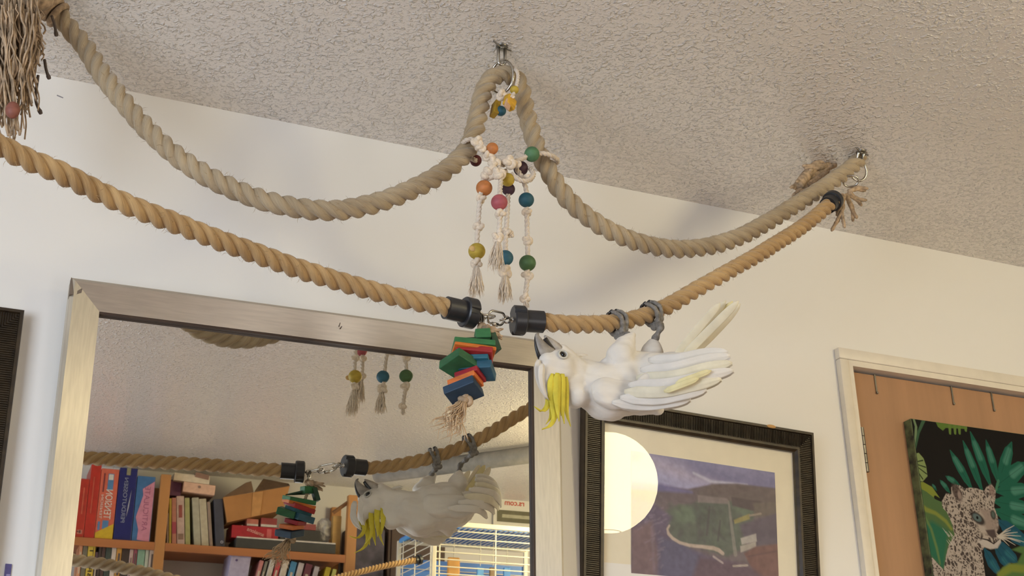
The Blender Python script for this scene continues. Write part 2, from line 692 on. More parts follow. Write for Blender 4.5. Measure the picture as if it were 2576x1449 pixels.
# ------------------------------------------------------------------ mirror
mu = (PL(1337, 926, MP, MN) - PL(248, 789, MP, MN)).normalized()
mv = mu.cross(MN).normalized()
if mv.z < 0:
    mv = -mv
mo = PL(248, 789, MP, MN)                             # inner top-left corner of the frame
mw = (PL(1337, 926, MP, MN) - mo).dot(mu)
MH = 1.35
mirror = thing('mirror', 'large wall mirror in a brushed silver frame reflecting the bookcase', 'mirror', mo - mv * MH)


def mp_(a, b, d):                                     # mirror frame coordinates: right, up, out towards the room
    return mo + mu * a + mv * b + MN * d


fw_l = (mo - PL(174, 708, MP + MN * .02, MN)).dot(mu)
fw = 0.048
dO, dI = 0.021, 0.010                                 # the face slopes down to the glass


def rail(name, c, m):
    """c: four plan corners outer a, outer b, inner b, inner a"""
    b = MB()
    top = [mp_(c[0][0], c[0][1], dO - .006), mp_(c[1][0], c[1][1], dO - .006), mp_(c[2][0], c[2][1], dI), mp_(c[3][0], c[3][1], dI)]
    bot = [mp_(q[0], q[1], -.022) for q in c]
    oc = [mp_(q[0], q[1], dO) for q in
          [(c[0][0] + (c[3][0] - c[0][0]) * .12, c[0][1] + (c[3][1] - c[0][1]) * .12), (c[1][0] + (c[2][0] - c[1][0]) * .12, c[1][1] + (c[2][1] - c[1][1]) * .12)]]
    vs = bot + [top[0], top[1], oc[1], oc[0], top[2], top[3]]
    b.add(vs, [(0, 3, 2, 1), (0, 1, 5, 4), (4, 5, 6, 7), (7, 6, 8, 9), (9, 8, 2, 3), (0, 4, 7, 9, 3), (1, 2, 8, 6, 5)])
    return b.build(name, m, mirror)


g = .0008
rail('frame_rail', [(-fw, fw), (mw + fw, fw), (mw, 0), (0, 0)], silver_h)
rail('frame_rail', [(-fw, -MH - fw), (-fw, fw), (0, 0), (0, -MH)], silver)
rail('frame_rail', [(mw + fw, fw), (mw + fw, -MH - fw), (mw, -MH), (mw, 0)], silver)
rail('frame_rail', [(mw + fw, -MH - fw), (-fw, -MH - fw), (0, -MH), (mw, -MH)], silver_h)
lp = MB()
lw = .0035
for (a0, a1, b0, b1) in ((0, mw, -lw, 0), (mw - lw * .8, mw, -MH, 0)):
    lp.hexa([mp_(a0, b0, .0005), mp_(a1, b0, .0005), mp_(a1, b1, .0005), mp_(a0, b1, .0005),
             mp_(a0, b0, dI - .001), mp_(a1, b0, dI - .001), mp_(a1, b1, dI - .001), mp_(a0, b1, dI - .001)])
lp.build('shaded_lip', lip_shade_scratch, mirror)  # the lip's shadow at the glass, put into the dark brown
gm = bpy.data.materials.new('mirror_silvering')
gm.use_nodes = True
b_ = gm.node_tree.nodes['Principled BSDF']
b_.inputs['Base Color'].default_value = (.80, .79, .74, 1)
b_.inputs['Metallic'].default_value = 1
b_.inputs['Roughness'].default_value = 0.012
MB().hexa([mp_(-.004, -MH - .004, -.006), mp_(mw + .004, -MH - .004, -.006), mp_(mw + .004, .004, -.006), mp_(-.004, .004, -.006),
           mp_(-.004, -MH - .004, 0), mp_(mw + .004, -MH - .004, 0), mp_(mw + .004, .004, 0), mp_(-.004, .004, 0)]).build('mirror_glass', gm, mirror)
cp = MB()                                             # chipped corner
q = [(-fw - .0004, fw + .0004), (-fw * .62, fw * .66), (-fw * .64, fw * .50), (-fw * .82, fw * .40), (-fw - .0004, fw * .36)]
cp.add([mp_(a, b, dO - .006 + .0012) for a, b in q[:1]] + [mp_(a, b, dI + (dO - dI) * min(1, -a / fw) + .0012) for a, b in q[1:]] +
       [mp_(a, b, 0) for a, b in q], [(0, 1, 2, 3, 4), (9, 8, 7, 6, 5), (0, 5, 6, 1), (1, 6, 7, 2), (2, 7, 8, 3), (3, 8, 9, 4), (4, 9, 5, 0)])
cp.build('chipped_corner', bare_patch, mirror, label='bare grey patch where the silver finish is missing')
sc_ = MB()
for p, q in (((856, 812), (853, 822)), ((860, 821), (856, 828))):
    pa, pb = PL(*p, MP + MN * .018, MN), PL(*q, MP + MN * .018, MN)
    sc_.tube([pa, pb], .0006, 5)
sc_.build('scratch', lip_shade_scratch, mirror)
for w_ in ((-.0, 0),):
    bk = MB()
    bk.box(mp_(mw / 2, -.15, -.04), (.08, .04, .03), bev=.003)
    bk.build('hanger', steel_dull, mirror)


# ------------------------------------------------------------------ painted prints: a colour per vertex on a fine grid
class Canvas:
    def __init__(s, w, h, nx, ny, base):
        s.w, s.h, s.nx, s.ny = w, h, nx, ny
        s.X, s.Y = np.meshgrid(np.linspace(0, w, nx), np.linspace(0, h, ny))
        s.C = np.zeros((ny, nx, 3)) + np.array(lin(base))
        s.soft = w / nx

    def blend(s, a, col):
        col = np.array(lin(col)) if not isinstance(col, np.ndarray) else col
        s.C = s.C * (1 - a[..., None]) + col * a[..., None]

    def poly(s, pts, col, soft=None, alpha=1.0):
        soft = soft or s.soft
        d = np.full(s.X.shape, 1e9)
        ins = np.zeros(s.X.shape, bool)
        n = len(pts)
        for i in range(n):
            x1, y1 = pts[i]
            x2, y2 = pts[(i + 1) % n]
            dx, dy = x2 - x1, y2 - y1
            t = np.clip(((s.X - x1) * dx + (s.Y - y1) * dy) / (dx * dx + dy * dy + 1e-12), 0, 1)
            d = np.minimum(d, np.hypot(s.X - x1 - t * dx, s.Y - y1 - t * dy))
            if y1 != y2:
                c = ((y1 > s.Y) != (y2 > s.Y)) & (s.X < dx * (s.Y - y1) / dy + x1)
                ins ^= c
        sd = np.where(ins, d, -d)
        a = np.clip(sd / soft + .5, 0, 1) * alpha
        s.blend(a, col)
        return a

    def stroke(s, pts, r, col, alpha=1.0, soft=None):
        soft = soft or s.soft
        r = r if hasattr(r, '__len__') else [r] * len(pts)
        best = np.full(s.X.shape, -1e9)
        for i in range(len(pts) - 1):
            x1, y1 = pts[i]
            x2, y2 = pts[i + 1]
            dx, dy = x2 - x1, y2 - y1
            t = np.clip(((s.X - x1) * dx + (s.Y - y1) * dy) / (dx * dx + dy * dy + 1e-12), 0, 1)
            rr = r[i] + (r[i + 1] - r[i]) * t
            best = np.maximum(best, rr - np.hypot(s.X - x1 - t * dx, s.Y - y1 - t * dy))
        a = np.clip(best / soft + .5, 0, 1) * alpha
        s.blend(a, col)
        return a

    def ell(s, cx, cy, rx, ry, col, alpha=1.0, rot=0, soft=None):
        soft = soft or s.soft
        c, n = math.cos(rot), math.sin(rot)
        x = (s.X - cx) * c + (s.Y - cy) * n
        y = -(s.X - cx) * n + (s.Y - cy) * c
        q = np.sqrt((x / rx) ** 2 + (y / ry) ** 2)
        a = np.clip((1 - q) * min(rx, ry) / soft + .5, 0, 1) * alpha
        s.blend(a, col)
        return a

    def build(s, name, o, u, v, parent, rough=.6):
        """o: top-left, u: right, v: down"""
        P = np.array(o)[None, None] + s.X[..., None] * np.array(u) + s.Y[..., None] * np.array(v)
        me = bpy.data.meshes.new(name)
        idx = np.arange(s.nx * s.ny).reshape(s.ny, s.nx)
        f = np.stack([idx[:-1, :-1], idx[1:, :-1], idx[1:, 1:], idx[:-1, 1:]], -1).reshape(-1, 4)
        me.vertices.add(s.nx * s.ny)
        me.vertices.foreach_set('co', P.reshape(-1))
        me.loops.add(f.size)
        me.loops.foreach_set('vertex_index', f.reshape(-1))
        me.polygons.add(len(f))
        me.polygons.foreach_set('loop_start', np.arange(0, f.size, 4))
        me.update(calc_edges=True)
        ca = me.color_attributes.new('print', 'FLOAT_COLOR', 'POINT')
        ca.data.foreach_set('color', np.concatenate([s.C.reshape(-1, 3), np.ones((s.nx * s.ny, 1))], 1).astype(np.float32).reshape(-1))
        m = bpy.data.materials.new(name)
        m.use_nodes = True
        at = m.node_tree.nodes.new('ShaderNodeVertexColor')
        at.layer_name = 'print'
        b = m.node_tree.nodes['Principled BSDF']
        m.node_tree.links.new(at.outputs[0], b.inputs['Base Color'])
        b.inputs['Roughness'].default_value = rough
        b.inputs['Specular IOR Level'].default_value = 0.12
        return link(name, me, m, parent)


def fbm(X, Y, f, seed=0, oct=3):
    """cheap value noise on arrays"""
    out = np.zeros_like(X)
    amp, tot = 1.0, 0
    rs = np.random.RandomState(seed)
    for o in range(oct):
        G = rs.rand(64, 64)
        x, y = X * f, Y * f
        xi, yi = np.floor(x).astype(int), np.floor(y).astype(int)
        u, v = x - xi, y - yi
        u, v = u * u * (3 - 2 * u), v * v * (3 - 2 * v)
        g = lambda i, j: G[(yi + j) % 64, (xi + i) % 64]
        out += amp * ((g(0, 0) * (1 - u) + g(1, 0) * u) * (1 - v) + (g(0, 1) * (1 - u) + g(1, 1) * u) * v)
        tot += amp
        amp *= .5
        f *= 2
    return out / tot


# ------------------------------------------------------------------ framed pictures
def glass_material():
    m = bpy.data.materials.new('picture_glass')
    m.use_nodes = True
    nt = m.node_tree
    nt.nodes.remove(nt.nodes['Principled BSDF'])
    tr = nt.nodes.new('ShaderNodeBsdfTransparent')
    gl = nt.nodes.new('ShaderNodeBsdfGlossy')
    gl.inputs['Roughness'].default_value = 0.0
    fr = nt.nodes.new('ShaderNodeFresnel')
    fr.inputs[0].default_value = GLASS_IOR
    mx = nt.nodes.new('ShaderNodeMixShader')
    nt.links.new(fr.outputs[0], mx.inputs[0])
    nt.links.new(tr.outputs[0], mx.inputs[1])
    nt.links.new(gl.outputs[0], mx.inputs[2])
    nt.links.new(mx.outputs[0], nt.nodes['Material Output'].inputs[0])
    return m


GLASS_IOR = 1.37
glass_m = glass_material()


def framed(name, label, o, u, v, n, w, h, b, glazed=True):
    """o: outer top-left on the front plane; v points up; n towards the room"""
    t = thing(name, label, 'picture frame', o - v * h)
    P = lambda a, c, d=0.0: o + u * a - v * c + n * d
    rim_o, rim_i = b * .14, b * .22
    corners = [(0, 0), (w, 0), (w, h), (0, h)]
    inn = [(b, b), (w - b, b), (w - b, h - b), (b, h - b)]

    def lerp(k, f):
        return (corners[k][0] + (inn[k][0] - corners[k][0]) * f, corners[k][1] + (inn[k][1] - corners[k][1]) * f)
    for k in range(4):
        j = (k + 1) % 4
        mb = MB()
        prof = [(0, -.020), (0, -.002), (.03, 0), (.13, 0), (.16, -.004), (.76, -.004), (.80, -.001), (.90, -.001), (1, -.006), (1, -.020)]
        vs = [P(*lerp(k, f), d) for f, d in prof] + [P(*lerp(j, f), d) for f, d in prof]
        L = len(prof)
        mb.add(vs, [(i, i + 1, L + i + 1, L + i) for i in range(L - 1)] + [(L - 1, 0, L, 2 * L - 1), tuple(range(L)), tuple(range(L, 2 * L))])
        mb.build('frame_rail', frame_dark, t)
        ln = w if k % 2 == 0 else h
        rb = MB()
        step = .0036
        for i in range(1, int(ln / step)):
            s = i * step
            f0, f1 = .17, .75
            a_out = s
            lim = lambda f: (b * f, ln - b * f)
            lo0 = lim(f0)
            if not (lo0[0] < s < lo0[1]):
                continue
            ff = min(f1, max(f0 + .02, min(s, ln - s) / b - .01))

            def Q(ss, f, d):
                if k == 0:
                    return P(ss, b * f, d)
                if k == 1:
                    return P(w - b * f, ss, d)
                if k == 2:
                    return P(w - ss, h - b * f, d)
                return P(b * f, h - ss, d)
            hw = step * .30 * uni(.8, 1.15)
            dz = -.0012 * uni(.7, 1.3)
            rb.add([Q(s - hw, f0, -.0045), Q(s + hw, f0, -.0045), Q(s, f0, dz), Q(s - hw, ff, -.0045), Q(s + hw, ff, -.0045), Q(s, ff, dz)],
                   [(0, 2, 5, 3), (2, 1, 4, 5), (0, 1, 2), (3, 5, 4)])
        rb.build('ribbing', frame_dark, t, kind='stuff')
    MB().hexa([P(b * .9, h - b * .9, -.018), P(w - b * .9, h - b * .9, -.018), P(w - b * .9, b * .9, -.018), P(b * .9, b * .9, -.018),
               P(b * .9, h - b * .9, -.0135), P(w - b * .9, h - b * .9, -.0135), P(w - b * .9, b * .9, -.0135), P(b * .9, b * .9, -.0135)]).build('mat_board', matboard, t)
    if glazed:
        g_ = MB()
        g_.add([P(b * .96, b * .96, -.007), P(w - b * .96, b * .96, -.007), P(w - b * .96, h - b * .96, -.007), P(b * .96, h - b * .96, -.007)], [(0, 3, 2, 1)])
        g_.build('picture_glass', glass_m, t)
    return t, P


# the picture right of the mirror, tilted about two degrees and leaning forward at the top
PIC_TILT = 0.06
pn = V((0, -1, -PIC_TILT)).normalized()
pP = V((0, YW - .026, 1.85))
tr = PL(2048, 1088, pP, pn)
pu = (tr - PL(1711, 1032, pP, pn)).normalized()
pu = (pu - pn * pu.dot(pn)).normalized()
pv = pn.cross(pu).normalized()
if pv.z < 0:
    pv = -pv
le = (tr - PL(1470, 1200, pP, pn)).dot(pu)
pb = (PL(1525, 1250, pP, pn) - PL(1470, 1250, pP, pn)).dot(pu)
pic, PP = framed('framed_painting', 'landscape painting with cream mat in ribbed dark brown frame, under the hanging cockatoo', tr - pu * le, pu, pv, pn, le, .62, pb)
po = PP(0, 0)


def on_print(px, py):
    q = PL(px, py, pP - pn * .0125, pn) - (PP(0, 0, -.0125))
    return q.dot(pu), -q.dot(pv)


a0, b0 = on_print(1588, 1133)
a1, b1 = on_print(1949, 1190)
pw_, ph_ = a1 - a0, .42


def pt(px, py):
    a, b = on_print(px, py)
    return a - a0, b - (b0 + b1) / 2


cv = Canvas(pw_, ph_, 230, 270, (128, 128, 172))
L_ = lambda *p: [pt(*q) for q in p]
cv.poly(L_((1560, 1120), (1960, 1180), (1960, 1230), (1560, 1230)), (134, 136, 178), .01)
cv.stroke(L_((1640, 1165), (1720, 1200), (1800, 1215)), [.018, .02, .005], (188, 180, 206), .8, .03)
cv.stroke(L_((1600, 1190), (1700, 1222), (1780, 1235)), [.02, .018, .01], (170, 172, 212), .8, .02)
cv.stroke(L_((1745, 1175), (1860, 1215), (1950, 1215)), [.012, .018, .02], (112, 114, 158), .7, .02)
cv.stroke(L_((1745, 1190), (1790, 1212), (1880, 1219)), [.002, .003, .001], (205, 205, 225), .8, .004)
cv.poly(L_((1560, 1222), (1680, 1225), (1730, 1230), (1770, 1222), (1800, 1219), (1850, 1216), (1952, 1228), (1975, 1460), (1560, 1460)), (98, 88, 92), .004)
cv.stroke(L_((1590, 1222), (1660, 1226), (1740, 1238)), [.006, .007, .002], (104, 104, 158), .9, .006)
cv.poly(L_((1755, 1235), (1790, 1217), (1860, 1220), (1955, 1232), (1958, 1290), (1750, 1290)), (92, 82, 76), .006)
cv.poly(L_((1675, 1285), (1700, 1272), (1740, 1268), (1765, 1255), (1850, 1262), (1900, 1285), (1890, 1340), (1870, 1380), (1830, 1400), (1760, 1378), (1700, 1362), (1680, 1330)), (74, 92, 74), .006)
cv.ell(*pt(1725, 1295), .024, .016, (98, 124, 96), .8, 0, .01)
cv.ell(*pt(1775, 1310), .02, .03, (60, 78, 62), .8, 0, .01)
cv.ell(*pt(1870, 1280), .018, .012, (90, 116, 88), .8, 0, .008)
for k in range(70):
    x, y = uni(1685, 1885), uni(1272, 1388)
    cv.ell(*pt(x, y), uni(.002, .006), uni(.003, .009), random.choice([(56, 62, 56), (88, 112, 84), (66, 84, 70), (46, 50, 52)]), .55, uni(-1, 1), .006)
cv.poly(L_((1755, 1245), (1830, 1254), (1835, 1268), (1756, 1264)), (128, 120, 116), .003)
cv.poly(L_((1840, 1250), (1920, 1262), (1905, 1288), (1842, 1272)), (60, 50, 46), .003)
cv.poly(L_((1895, 1265), (1955, 1262), (1958, 1300), (1900, 1300)), (96, 88, 74), .006)
cv.poly(L_((1846, 1308), (1886, 1292), (1886, 1306), (1848, 1318)), (150, 142, 66), .002)
cv.stroke(L_((1886, 1297), (1914, 1292)), .0018, (150, 140, 120))
cv.stroke(L_((1833, 1262), (1840, 1320), (1850, 1395)), [.002, .003, .004], (128, 130, 118), .9)
cv.stroke(L_((1785, 1275), (1778, 1345)), .0022, (48, 50, 48), .7)
cv.stroke(L_((1812, 1310), (1806, 1360)), .002, (40, 42, 42), .7)
cv.poly(L_((1860, 1320), (1955, 1290), (1960, 1370), (1880, 1375)), (74, 68, 84), .006)
cv.poly(L_((1863, 1354), (1902, 1342), (1904, 1362), (1866, 1370)), (176, 172, 164), .002)
cv.poly(L_((1862, 1374), (1902, 1362), (1902, 1376), (1863, 1390)), (170, 164, 152), .002)
cv.poly(L_((1872, 1392), (1900, 1375), (1958, 1368), (1968, 1450), (1900, 1450)), (108, 66, 52), .004)
cv.stroke(L_((1880, 1400), (1962, 1385)), .0016, (84, 46, 38), .8)
cv.poly(L_((1590, 1250), (1650, 1270), (1690, 1300), (1678, 1330), (1700, 1370), (1790, 1400), (1860, 1420), (1900, 1460), (1588, 1460)), (86, 76, 104), .008)
cv.poly(L_((1588, 1330), (1640, 1310), (1655, 1400), (1650, 1460), (1586, 1460)), (112, 88, 92), .01)
cv.poly(L_((1660, 1350), (1720, 1370), (1800, 1420), (1760, 1460), (1660, 1460)), (74, 78, 112), .01)
cv.poly(L_((1760, 1400), (1880, 1420), (1930, 1460), (1740, 1460)), (84, 62, 78), .01)
cv.stroke(L_((1684, 1322), (1679, 1331), (1682, 1343), (1692, 1354), (1710, 1365), (1735, 1372), (1765, 1375), (1795, 1379), (1808, 1384), (1818, 1392)), [.0018, .002, .003, .003, .0028, .003, .0032, .0038, .004, .0035], (196, 178, 160), .95, .002)
cv.stroke(L_((1795, 1400), (1818, 1416)), .002, (176, 164, 160), .9)
cv.stroke(L_((1845, 1424), (1880, 1422)), .002, (186, 176, 160), .8)
for k in range(30):
    x, y = uni(1600, 1670), uni(1270, 1430)
    cv.stroke(L_((x, y), (x + uni(4, 14), y - uni(1, 8))), .0012, (134, 122, 138), .5, .002)
cv.stroke(L_((1640, 1330), (1646, 1440)), .0025, (126, 112, 128), .5, .004)
tx = fbm(cv.X, cv.Y, 130, 3)[..., None]
cv.C = (cv.C * .60 + .40 * np.array(lin((116, 108, 114)))) * (1.02 + .42 * tx)
cv.build('painting_print', PP(a0, (b0 + b1) / 2, -.0126), pu, -pv, pic, .55)
ch = MB()
c_ = PL(1940, 1071, pP, pn)
ch.sphere(c_ - pv * .0015 + pn * .0004, (.0105, .0025, .0035), Matrix((pu, pn, pv)).transposed(), 12, 6)
ch.build('chip', mat('bare_wood', (206, 160, 98), .8), pic, label='pale chip knocked out of the top edge')

# the picture left of the mirror
ln_ = V((0, -1, 0))
lP = V((0, YW - .028, 1.85))
ltr = PL(62, 779, lP, ln_)
lo = PL(0, 1267, lP, ln_)
lv = (ltr - lo).normalized()
lu = lv.cross(V((0, 1, 0))).normalized()
if lu.x < 0:
    lu = -lu
left_pic, LP_ = framed('framed_print', 'ribbed dark brown picture frame left of the mirror, cut by the photo edge', ltr - lu * .46, lu, lv, ln_, .46, .60, pb * 1.02, False)
MB().hexa([LP_(.09, .5, -.013), LP_(.37, .5, -.013), LP_(.37, .1, -.013), LP_(.09, .1, -.013), LP_(.09, .5, -.0125), LP_(.37, .5, -.0125), LP_(.37, .1, -.0125), LP_(.09, .1, -.0125)]).build('print_sheet', paint('slate', (96, 104, 120)), left_pic)

# little purple card at the bottom left
cq = [W(14, 1418, YW - .002), W(30, 1419, YW - .002)]
cwid = (cq[1] - cq[0]).length
cd = MB().box((cq[0].x + cwid / 2, YW - .0012, cq[0].z - .06), (cwid, .0022, .12)).build('wall_card', wood_paint('violet', (92, 84, 134)))
tag(cd, 'small violet and lilac card stuck on the wall at the bottom left corner', 'card')
MB().box((cq[0].x + cwid * .62, YW - .0026, cq[0].z - .065), (cwid * .6, .0006, .10)).build('card_picture', paint('lilac', (150, 142, 180)), cd)
wm = W(151, 243, YW)
nk = MB().box(wm, (.011, .0008, .002), Matrix.Rotation(.25, 3, 'Y')).build('wall_mark', paint('mark', (150, 146, 150)))
tag(nk, 'small grey scuff on the wall between the frayed tassel and the thick rope', 'mark')

# ------------------------------------------------------------------ canvas on the door
yc = YD - .024
cA, cB = W(2291, 1052, yc), W(2576, 1098, yc)
cw_, chh = .50, .70
cbx = MB().box((cA.x + cw_ / 2, (yc + YD) / 2, cA.z - chh / 2), (cw_, YD - yc - .0008, chh), bev=.0015)
canvas = cbx.build('canvas_print', mat('canvas_edge', (104, 112, 70), .75, var=.35, scale=45, col2=(34, 30, 26)))
tag(canvas, 'canvas print of a leopard among tropical leaves hanging on the brown door', 'canvas')
cw2, ch2 = cw_ - .003, .36


def z6(x, y):
    p = W(2260 + x * .28214, 1040 + y * .28214, yc)
    return p.x - cA.x - .0015, cA.z - .0015 - p.z


Z = lambda *p: [z6(*q) for q in p]
cv = Canvas(cw2, ch2, 520, 376, (30, 27, 25))
cv.poly(Z((60, 40), (115, 45), (105, 215), (62, 205)), (120, 136, 72))
cv.stroke(Z((128, 30), (156, 120), (150, 240), (118, 350)), [.0025, .003, .003, .002], (128, 150, 110))
cv.stroke(Z((225, 60), (178, 170), (145, 330)), [.004, .003, .002], (70, 104, 76))
cv.poly(Z((330, 75), (610, 110), (612, 140), (420, 130), (395, 155), (350, 120)), (104, 134, 60))
for x in (455, 500, 540, 595):
    cv.stroke(Z((x, 100), (x + 4, 178 - (x > 560) * 25)), [.004, .0028], (112, 140, 66))
cv.poly(Z((100, 370), (180, 352), (222, 400), (246, 470), (258, 560), (215, 608), (160, 600), (110, 560), (100, 470)), (146, 164, 104))
for (x, y) in ((215, 420), (240, 480), (250, 540), (215, 585), (175, 590)):
    cv.stroke(Z((118, 440), (x, y)), [.0006, .0014], (44, 58, 36))
cv.poly(Z((125, 625), (210, 610), (300, 655), (385, 780), (440, 880), (480, 980), (505, 1085), (445, 1180), (425, 1260), (400, 1395), (345, 1330), (240, 1250), (180, 1050), (140, 800)), (92, 120, 74))
cv.poly(Z((160, 615), (220, 612), (300, 658), (388, 785), (340, 770), (250, 700), (160, 650)), (142, 152, 62))
cv.poly(Z((200, 990), (300, 960), (440, 1050), (430, 1180), (400, 1390), (345, 1330), (250, 1230), (190, 1080)), (52, 116, 88), .01)
cv.stroke(Z((160, 780), (250, 860), (330, 890), (420, 960), (470, 1030)), [.003, .005, .004, .004, .003], (146, 154, 70), .9, .004)
cv.stroke(Z((210, 880), (290, 1030), (340, 1200), (370, 1340)), [.003, .003, .003, .002], (112, 140, 84), .9, .003)
cv.stroke(Z((330, 750), (378, 775)), [.004, .003], (30, 30, 24))
for (p, q, r) in (((820, 645), (640, 165), .0115), ((745, 690), (575, 245), .0105), ((655, 680), (460, 330), .0105), ((545, 645), (420, 560), .007),
                  ((455, 705), (370, 595), .006), ((885, 610), (780, 240), .0105), ((898, 590), (1008, 258), .014), ((885, 635), (1150, 440), .018),
                  ((880, 695), (1180, 675), .018), ((860, 785), (1180, 850), .018), ((865, 870), (1200, 1010), .020), ((890, 960), (1180, 1190), .018),
                  ((880, 1150), (1060, 1330), .015), ((770, 1215), (900, 1440), .013), ((860, 1190), (1010, 1400), .012), ((340, 690), (300, 630), .003)):
    mx_, my_ = p[0] * .5 + q[0] * .5, p[1] * .5 + q[1] * .5 + (8 if q[0] > p[0] else -4)
    blue = q[1] > 1100
    cv.stroke(Z(p, (p[0] * .75 + q[0] * .25, p[1] * .75 + q[1] * .25), (mx_, my_), (p[0] * .25 + q[0] * .75, p[1] * .25 + q[1] * .75), q), [r * .25, r * .8, r, r * .8, r * .12], (34, 86, 108) if blue else (36, 104, 84))
    cv.stroke(Z((mx_, my_), (p[0] * .2 + q[0] * .8, p[1] * .2 + q[1] * .8)), [r * .45, r * .35], (58, 128, 138) if blue else (98, 160, 140), .6, .006)
    cv.stroke(Z(p, q), .0006, (20, 62, 52), .5)
cv.stroke(Z((870, 680), (890, 600)), .003, (70, 130, 100))
cv.poly(Z((1010, 1215), (1085, 1185), (1200, 1190), (1200, 1460), (880, 1460), (930, 1370), (1060, 1330), (1100, 1250)), (92, 126, 70), .004)
cv.stroke(Z((900, 1440), (1000, 1375), (1150, 1390)), [.006, .008, .008], (140, 150, 62), .9, .006)
body = Z((385, 785), (425, 712), (472, 722), (468, 660), (500, 636), (545, 640), (590, 672), (640, 662), (700, 670), (765, 692), (785, 652), (830, 636), (866, 680), (862, 760),
         (850, 830), (882, 915), (892, 1010), (872, 1060), (905, 1095), (912, 1140), (882, 1200), (820, 1210), (765, 1190), (742, 1230), (755, 1320), (775, 1470), (190, 1470),
         (225, 1300), (300, 1285), (350, 1340), (402, 1395), (425, 1260), (445, 1180), (500, 1085), (475, 980), (430, 880), (390, 840))
msk = cv.poly(body, (196, 182, 170))
rs_ = np.random.RandomState(5)
pts_ = rs_.rand(1300, 2) * np.array([.20, ch2])
d1 = np.full(cv.X.shape, 9.)
d2 = np.full(cv.X.shape, 9.)
wxn = cv.X + (fbm(cv.X, cv.Y, 160, 8) - .5) * .006
wyn = (cv.Y + (fbm(cv.X, cv.Y, 160, 9) - .5) * .006) * .85
ctr = z6(760, 980)
sel = cv.X < .235
for (x, y) in pts_:
    d = np.hypot(wxn - x, wyn - y * .85)
    d2 = np.minimum(d2, np.maximum(d1, d))
    d1 = np.minimum(d1, d)
edge = np.clip(((d2 - d1) - .0009) / .0009, 0, 1)
tone = fbm(cv.X, cv.Y, 240, 4)
face = np.clip(1 - np.hypot((cv.X - ctr[0]) / .024, (cv.Y - ctr[1]) / .032), 0, 1)
spot = msk * edge * np.clip((tone - .30) * 5, 0, 1) * (1 - np.clip(face * 2.2, 0, 1)) * sel
cv.blend(np.clip(spot, 0, 1) * .92, (66, 54, 52))
cv.poly(Z((715, 850), (790, 855), (850, 880), (884, 960), (888, 1020), (862, 1070), (800, 1080), (770, 1010), (760, 930)), (164, 146, 136), .008, .85)
cv.ell(*z6(520, 705), .011, .0185, (80, 64, 60), .9, -.3, .005)
cv.ell(*z6(543, 730), .0045, .009, (176, 156, 146), .8, 0, .003)
cv.ell(*z6(832, 690), .007, .013, (150, 124, 116), .8, 0, .004)
cv.ell(*z6(705, 935), .019, .011, (50, 42, 42), .95, .55, .004)
cv.ell(*z6(700, 930), .011, .0075, (104, 122, 122), .95, .4, .003)
cv.ell(*z6(702, 930), .0028, .0032, (18, 18, 20))
cv.ell(*z6(843, 905), .0065, .010, (48, 42, 40), .95, 0, .003)
cv.ell(*z6(843, 903), .004, .007, (96, 112, 104), .95, 0, .003)
cv.poly(Z((775, 1040), (855, 1035), (870, 1095), (842, 1120), (800, 1085)), (92, 78, 76), .003)
cv.poly(Z((705, 1140), (760, 1120), (850, 1165), (905, 1110), (912, 1150), (880, 1200), (820, 1210), (760, 1190)), (206, 196, 188), .004)
cv.stroke(Z((715, 1110), (790, 1128), (848, 1162), (900, 1120)), [.0008, .0014, .0012, .0006], (50, 42, 42))
cv.stroke(Z((845, 1115), (850, 1160)), .001, (50, 42, 42))
for (x, y) in ((1030, 1000), (1000, 1040), (1090, 1095), (1130, 1150), (1085, 1150), (1040, 1175), (985, 1180), (1060, 1060)):
    cv.stroke(Z((885, 1100), ((885 + x) / 2, (1100 + y) / 2 - 10), (x, y)), [.0016, .0012, .0005], (214, 204, 190), .9)
for k in range(10):
    x = uni(420, 500)
    y = uni(1060, 1180)
    cv.stroke(Z((x, y), (x - 30, y - 40)), [.001, .0003], (214, 206, 196), .8)
cv.C *= .66
cv.build('canvas_picture', V((cA.x + .0015, yc - .0006, cA.z - .0015)), V((1, 0, 0)), V((0, 0, -1)), canvas, .7)

# ------------------------------------------------------------------ over-door hooks
for i, (t_, b2, lab) in enumerate((((2199.5, 937), (2207, 991), 'thin grey metal strap over the door, nearest the hinge side'),
                                   ((2392, 967), (2402.5, 1018.6), 'thin grey metal strap over the door, above the middle of the leopard canvas'),
                                   ((2493, 983), (2502, 1035), 'thin grey metal strap over the door, rightmost of the three'))):
    p, q = W(*t_, YD - .002), W(*b2, YD - .002)
    s_ = MB()
    w_ = .0036
    s_.box((p.x, YD - .0014, (door_top - .004 + q.z) / 2), (w_, .0016, door_top - .004 - q.z))
    s_.box((p.x, YD - .0025, q.z + .0022), (w_ * 1.15, .004, .0044), bev=.0006)
    s_.box((p.x, YD + .018, door_top - .0045), (w_, .040, .0014))
    tag(s_.build('over_door_strap', steel_dull), lab, 'hook', 'metal straps over the door')


# ------------------------------------------------------------------ ropes
def U(px, py, yu):
    return W(px, py, yu * 1.2)


def path(*p):
    return [U(*q) for q in p]


def torus_pts(c, ax, r, n=28, sx=1.0, up=None, a0=0.0, a1=2 * PI):
    """ring or long link in the plane across ax; sx stretches it along `up`"""
    ax = V(ax).normalized()
    N = V(up) if up is not None else ax.orthogonal()
    N = (N - ax * N.dot(ax)).normalized()
    B = ax.cross(N)
    m = n if abs(a1 - a0 - 2 * PI) < 1e-6 else n + 1
    return [V(c) + N * (math.cos(a0 + (a1 - a0) * k / n) * r * sx) + B * (math.sin(a0 + (a1 - a0) * k / n) * r) for k in range(m)]


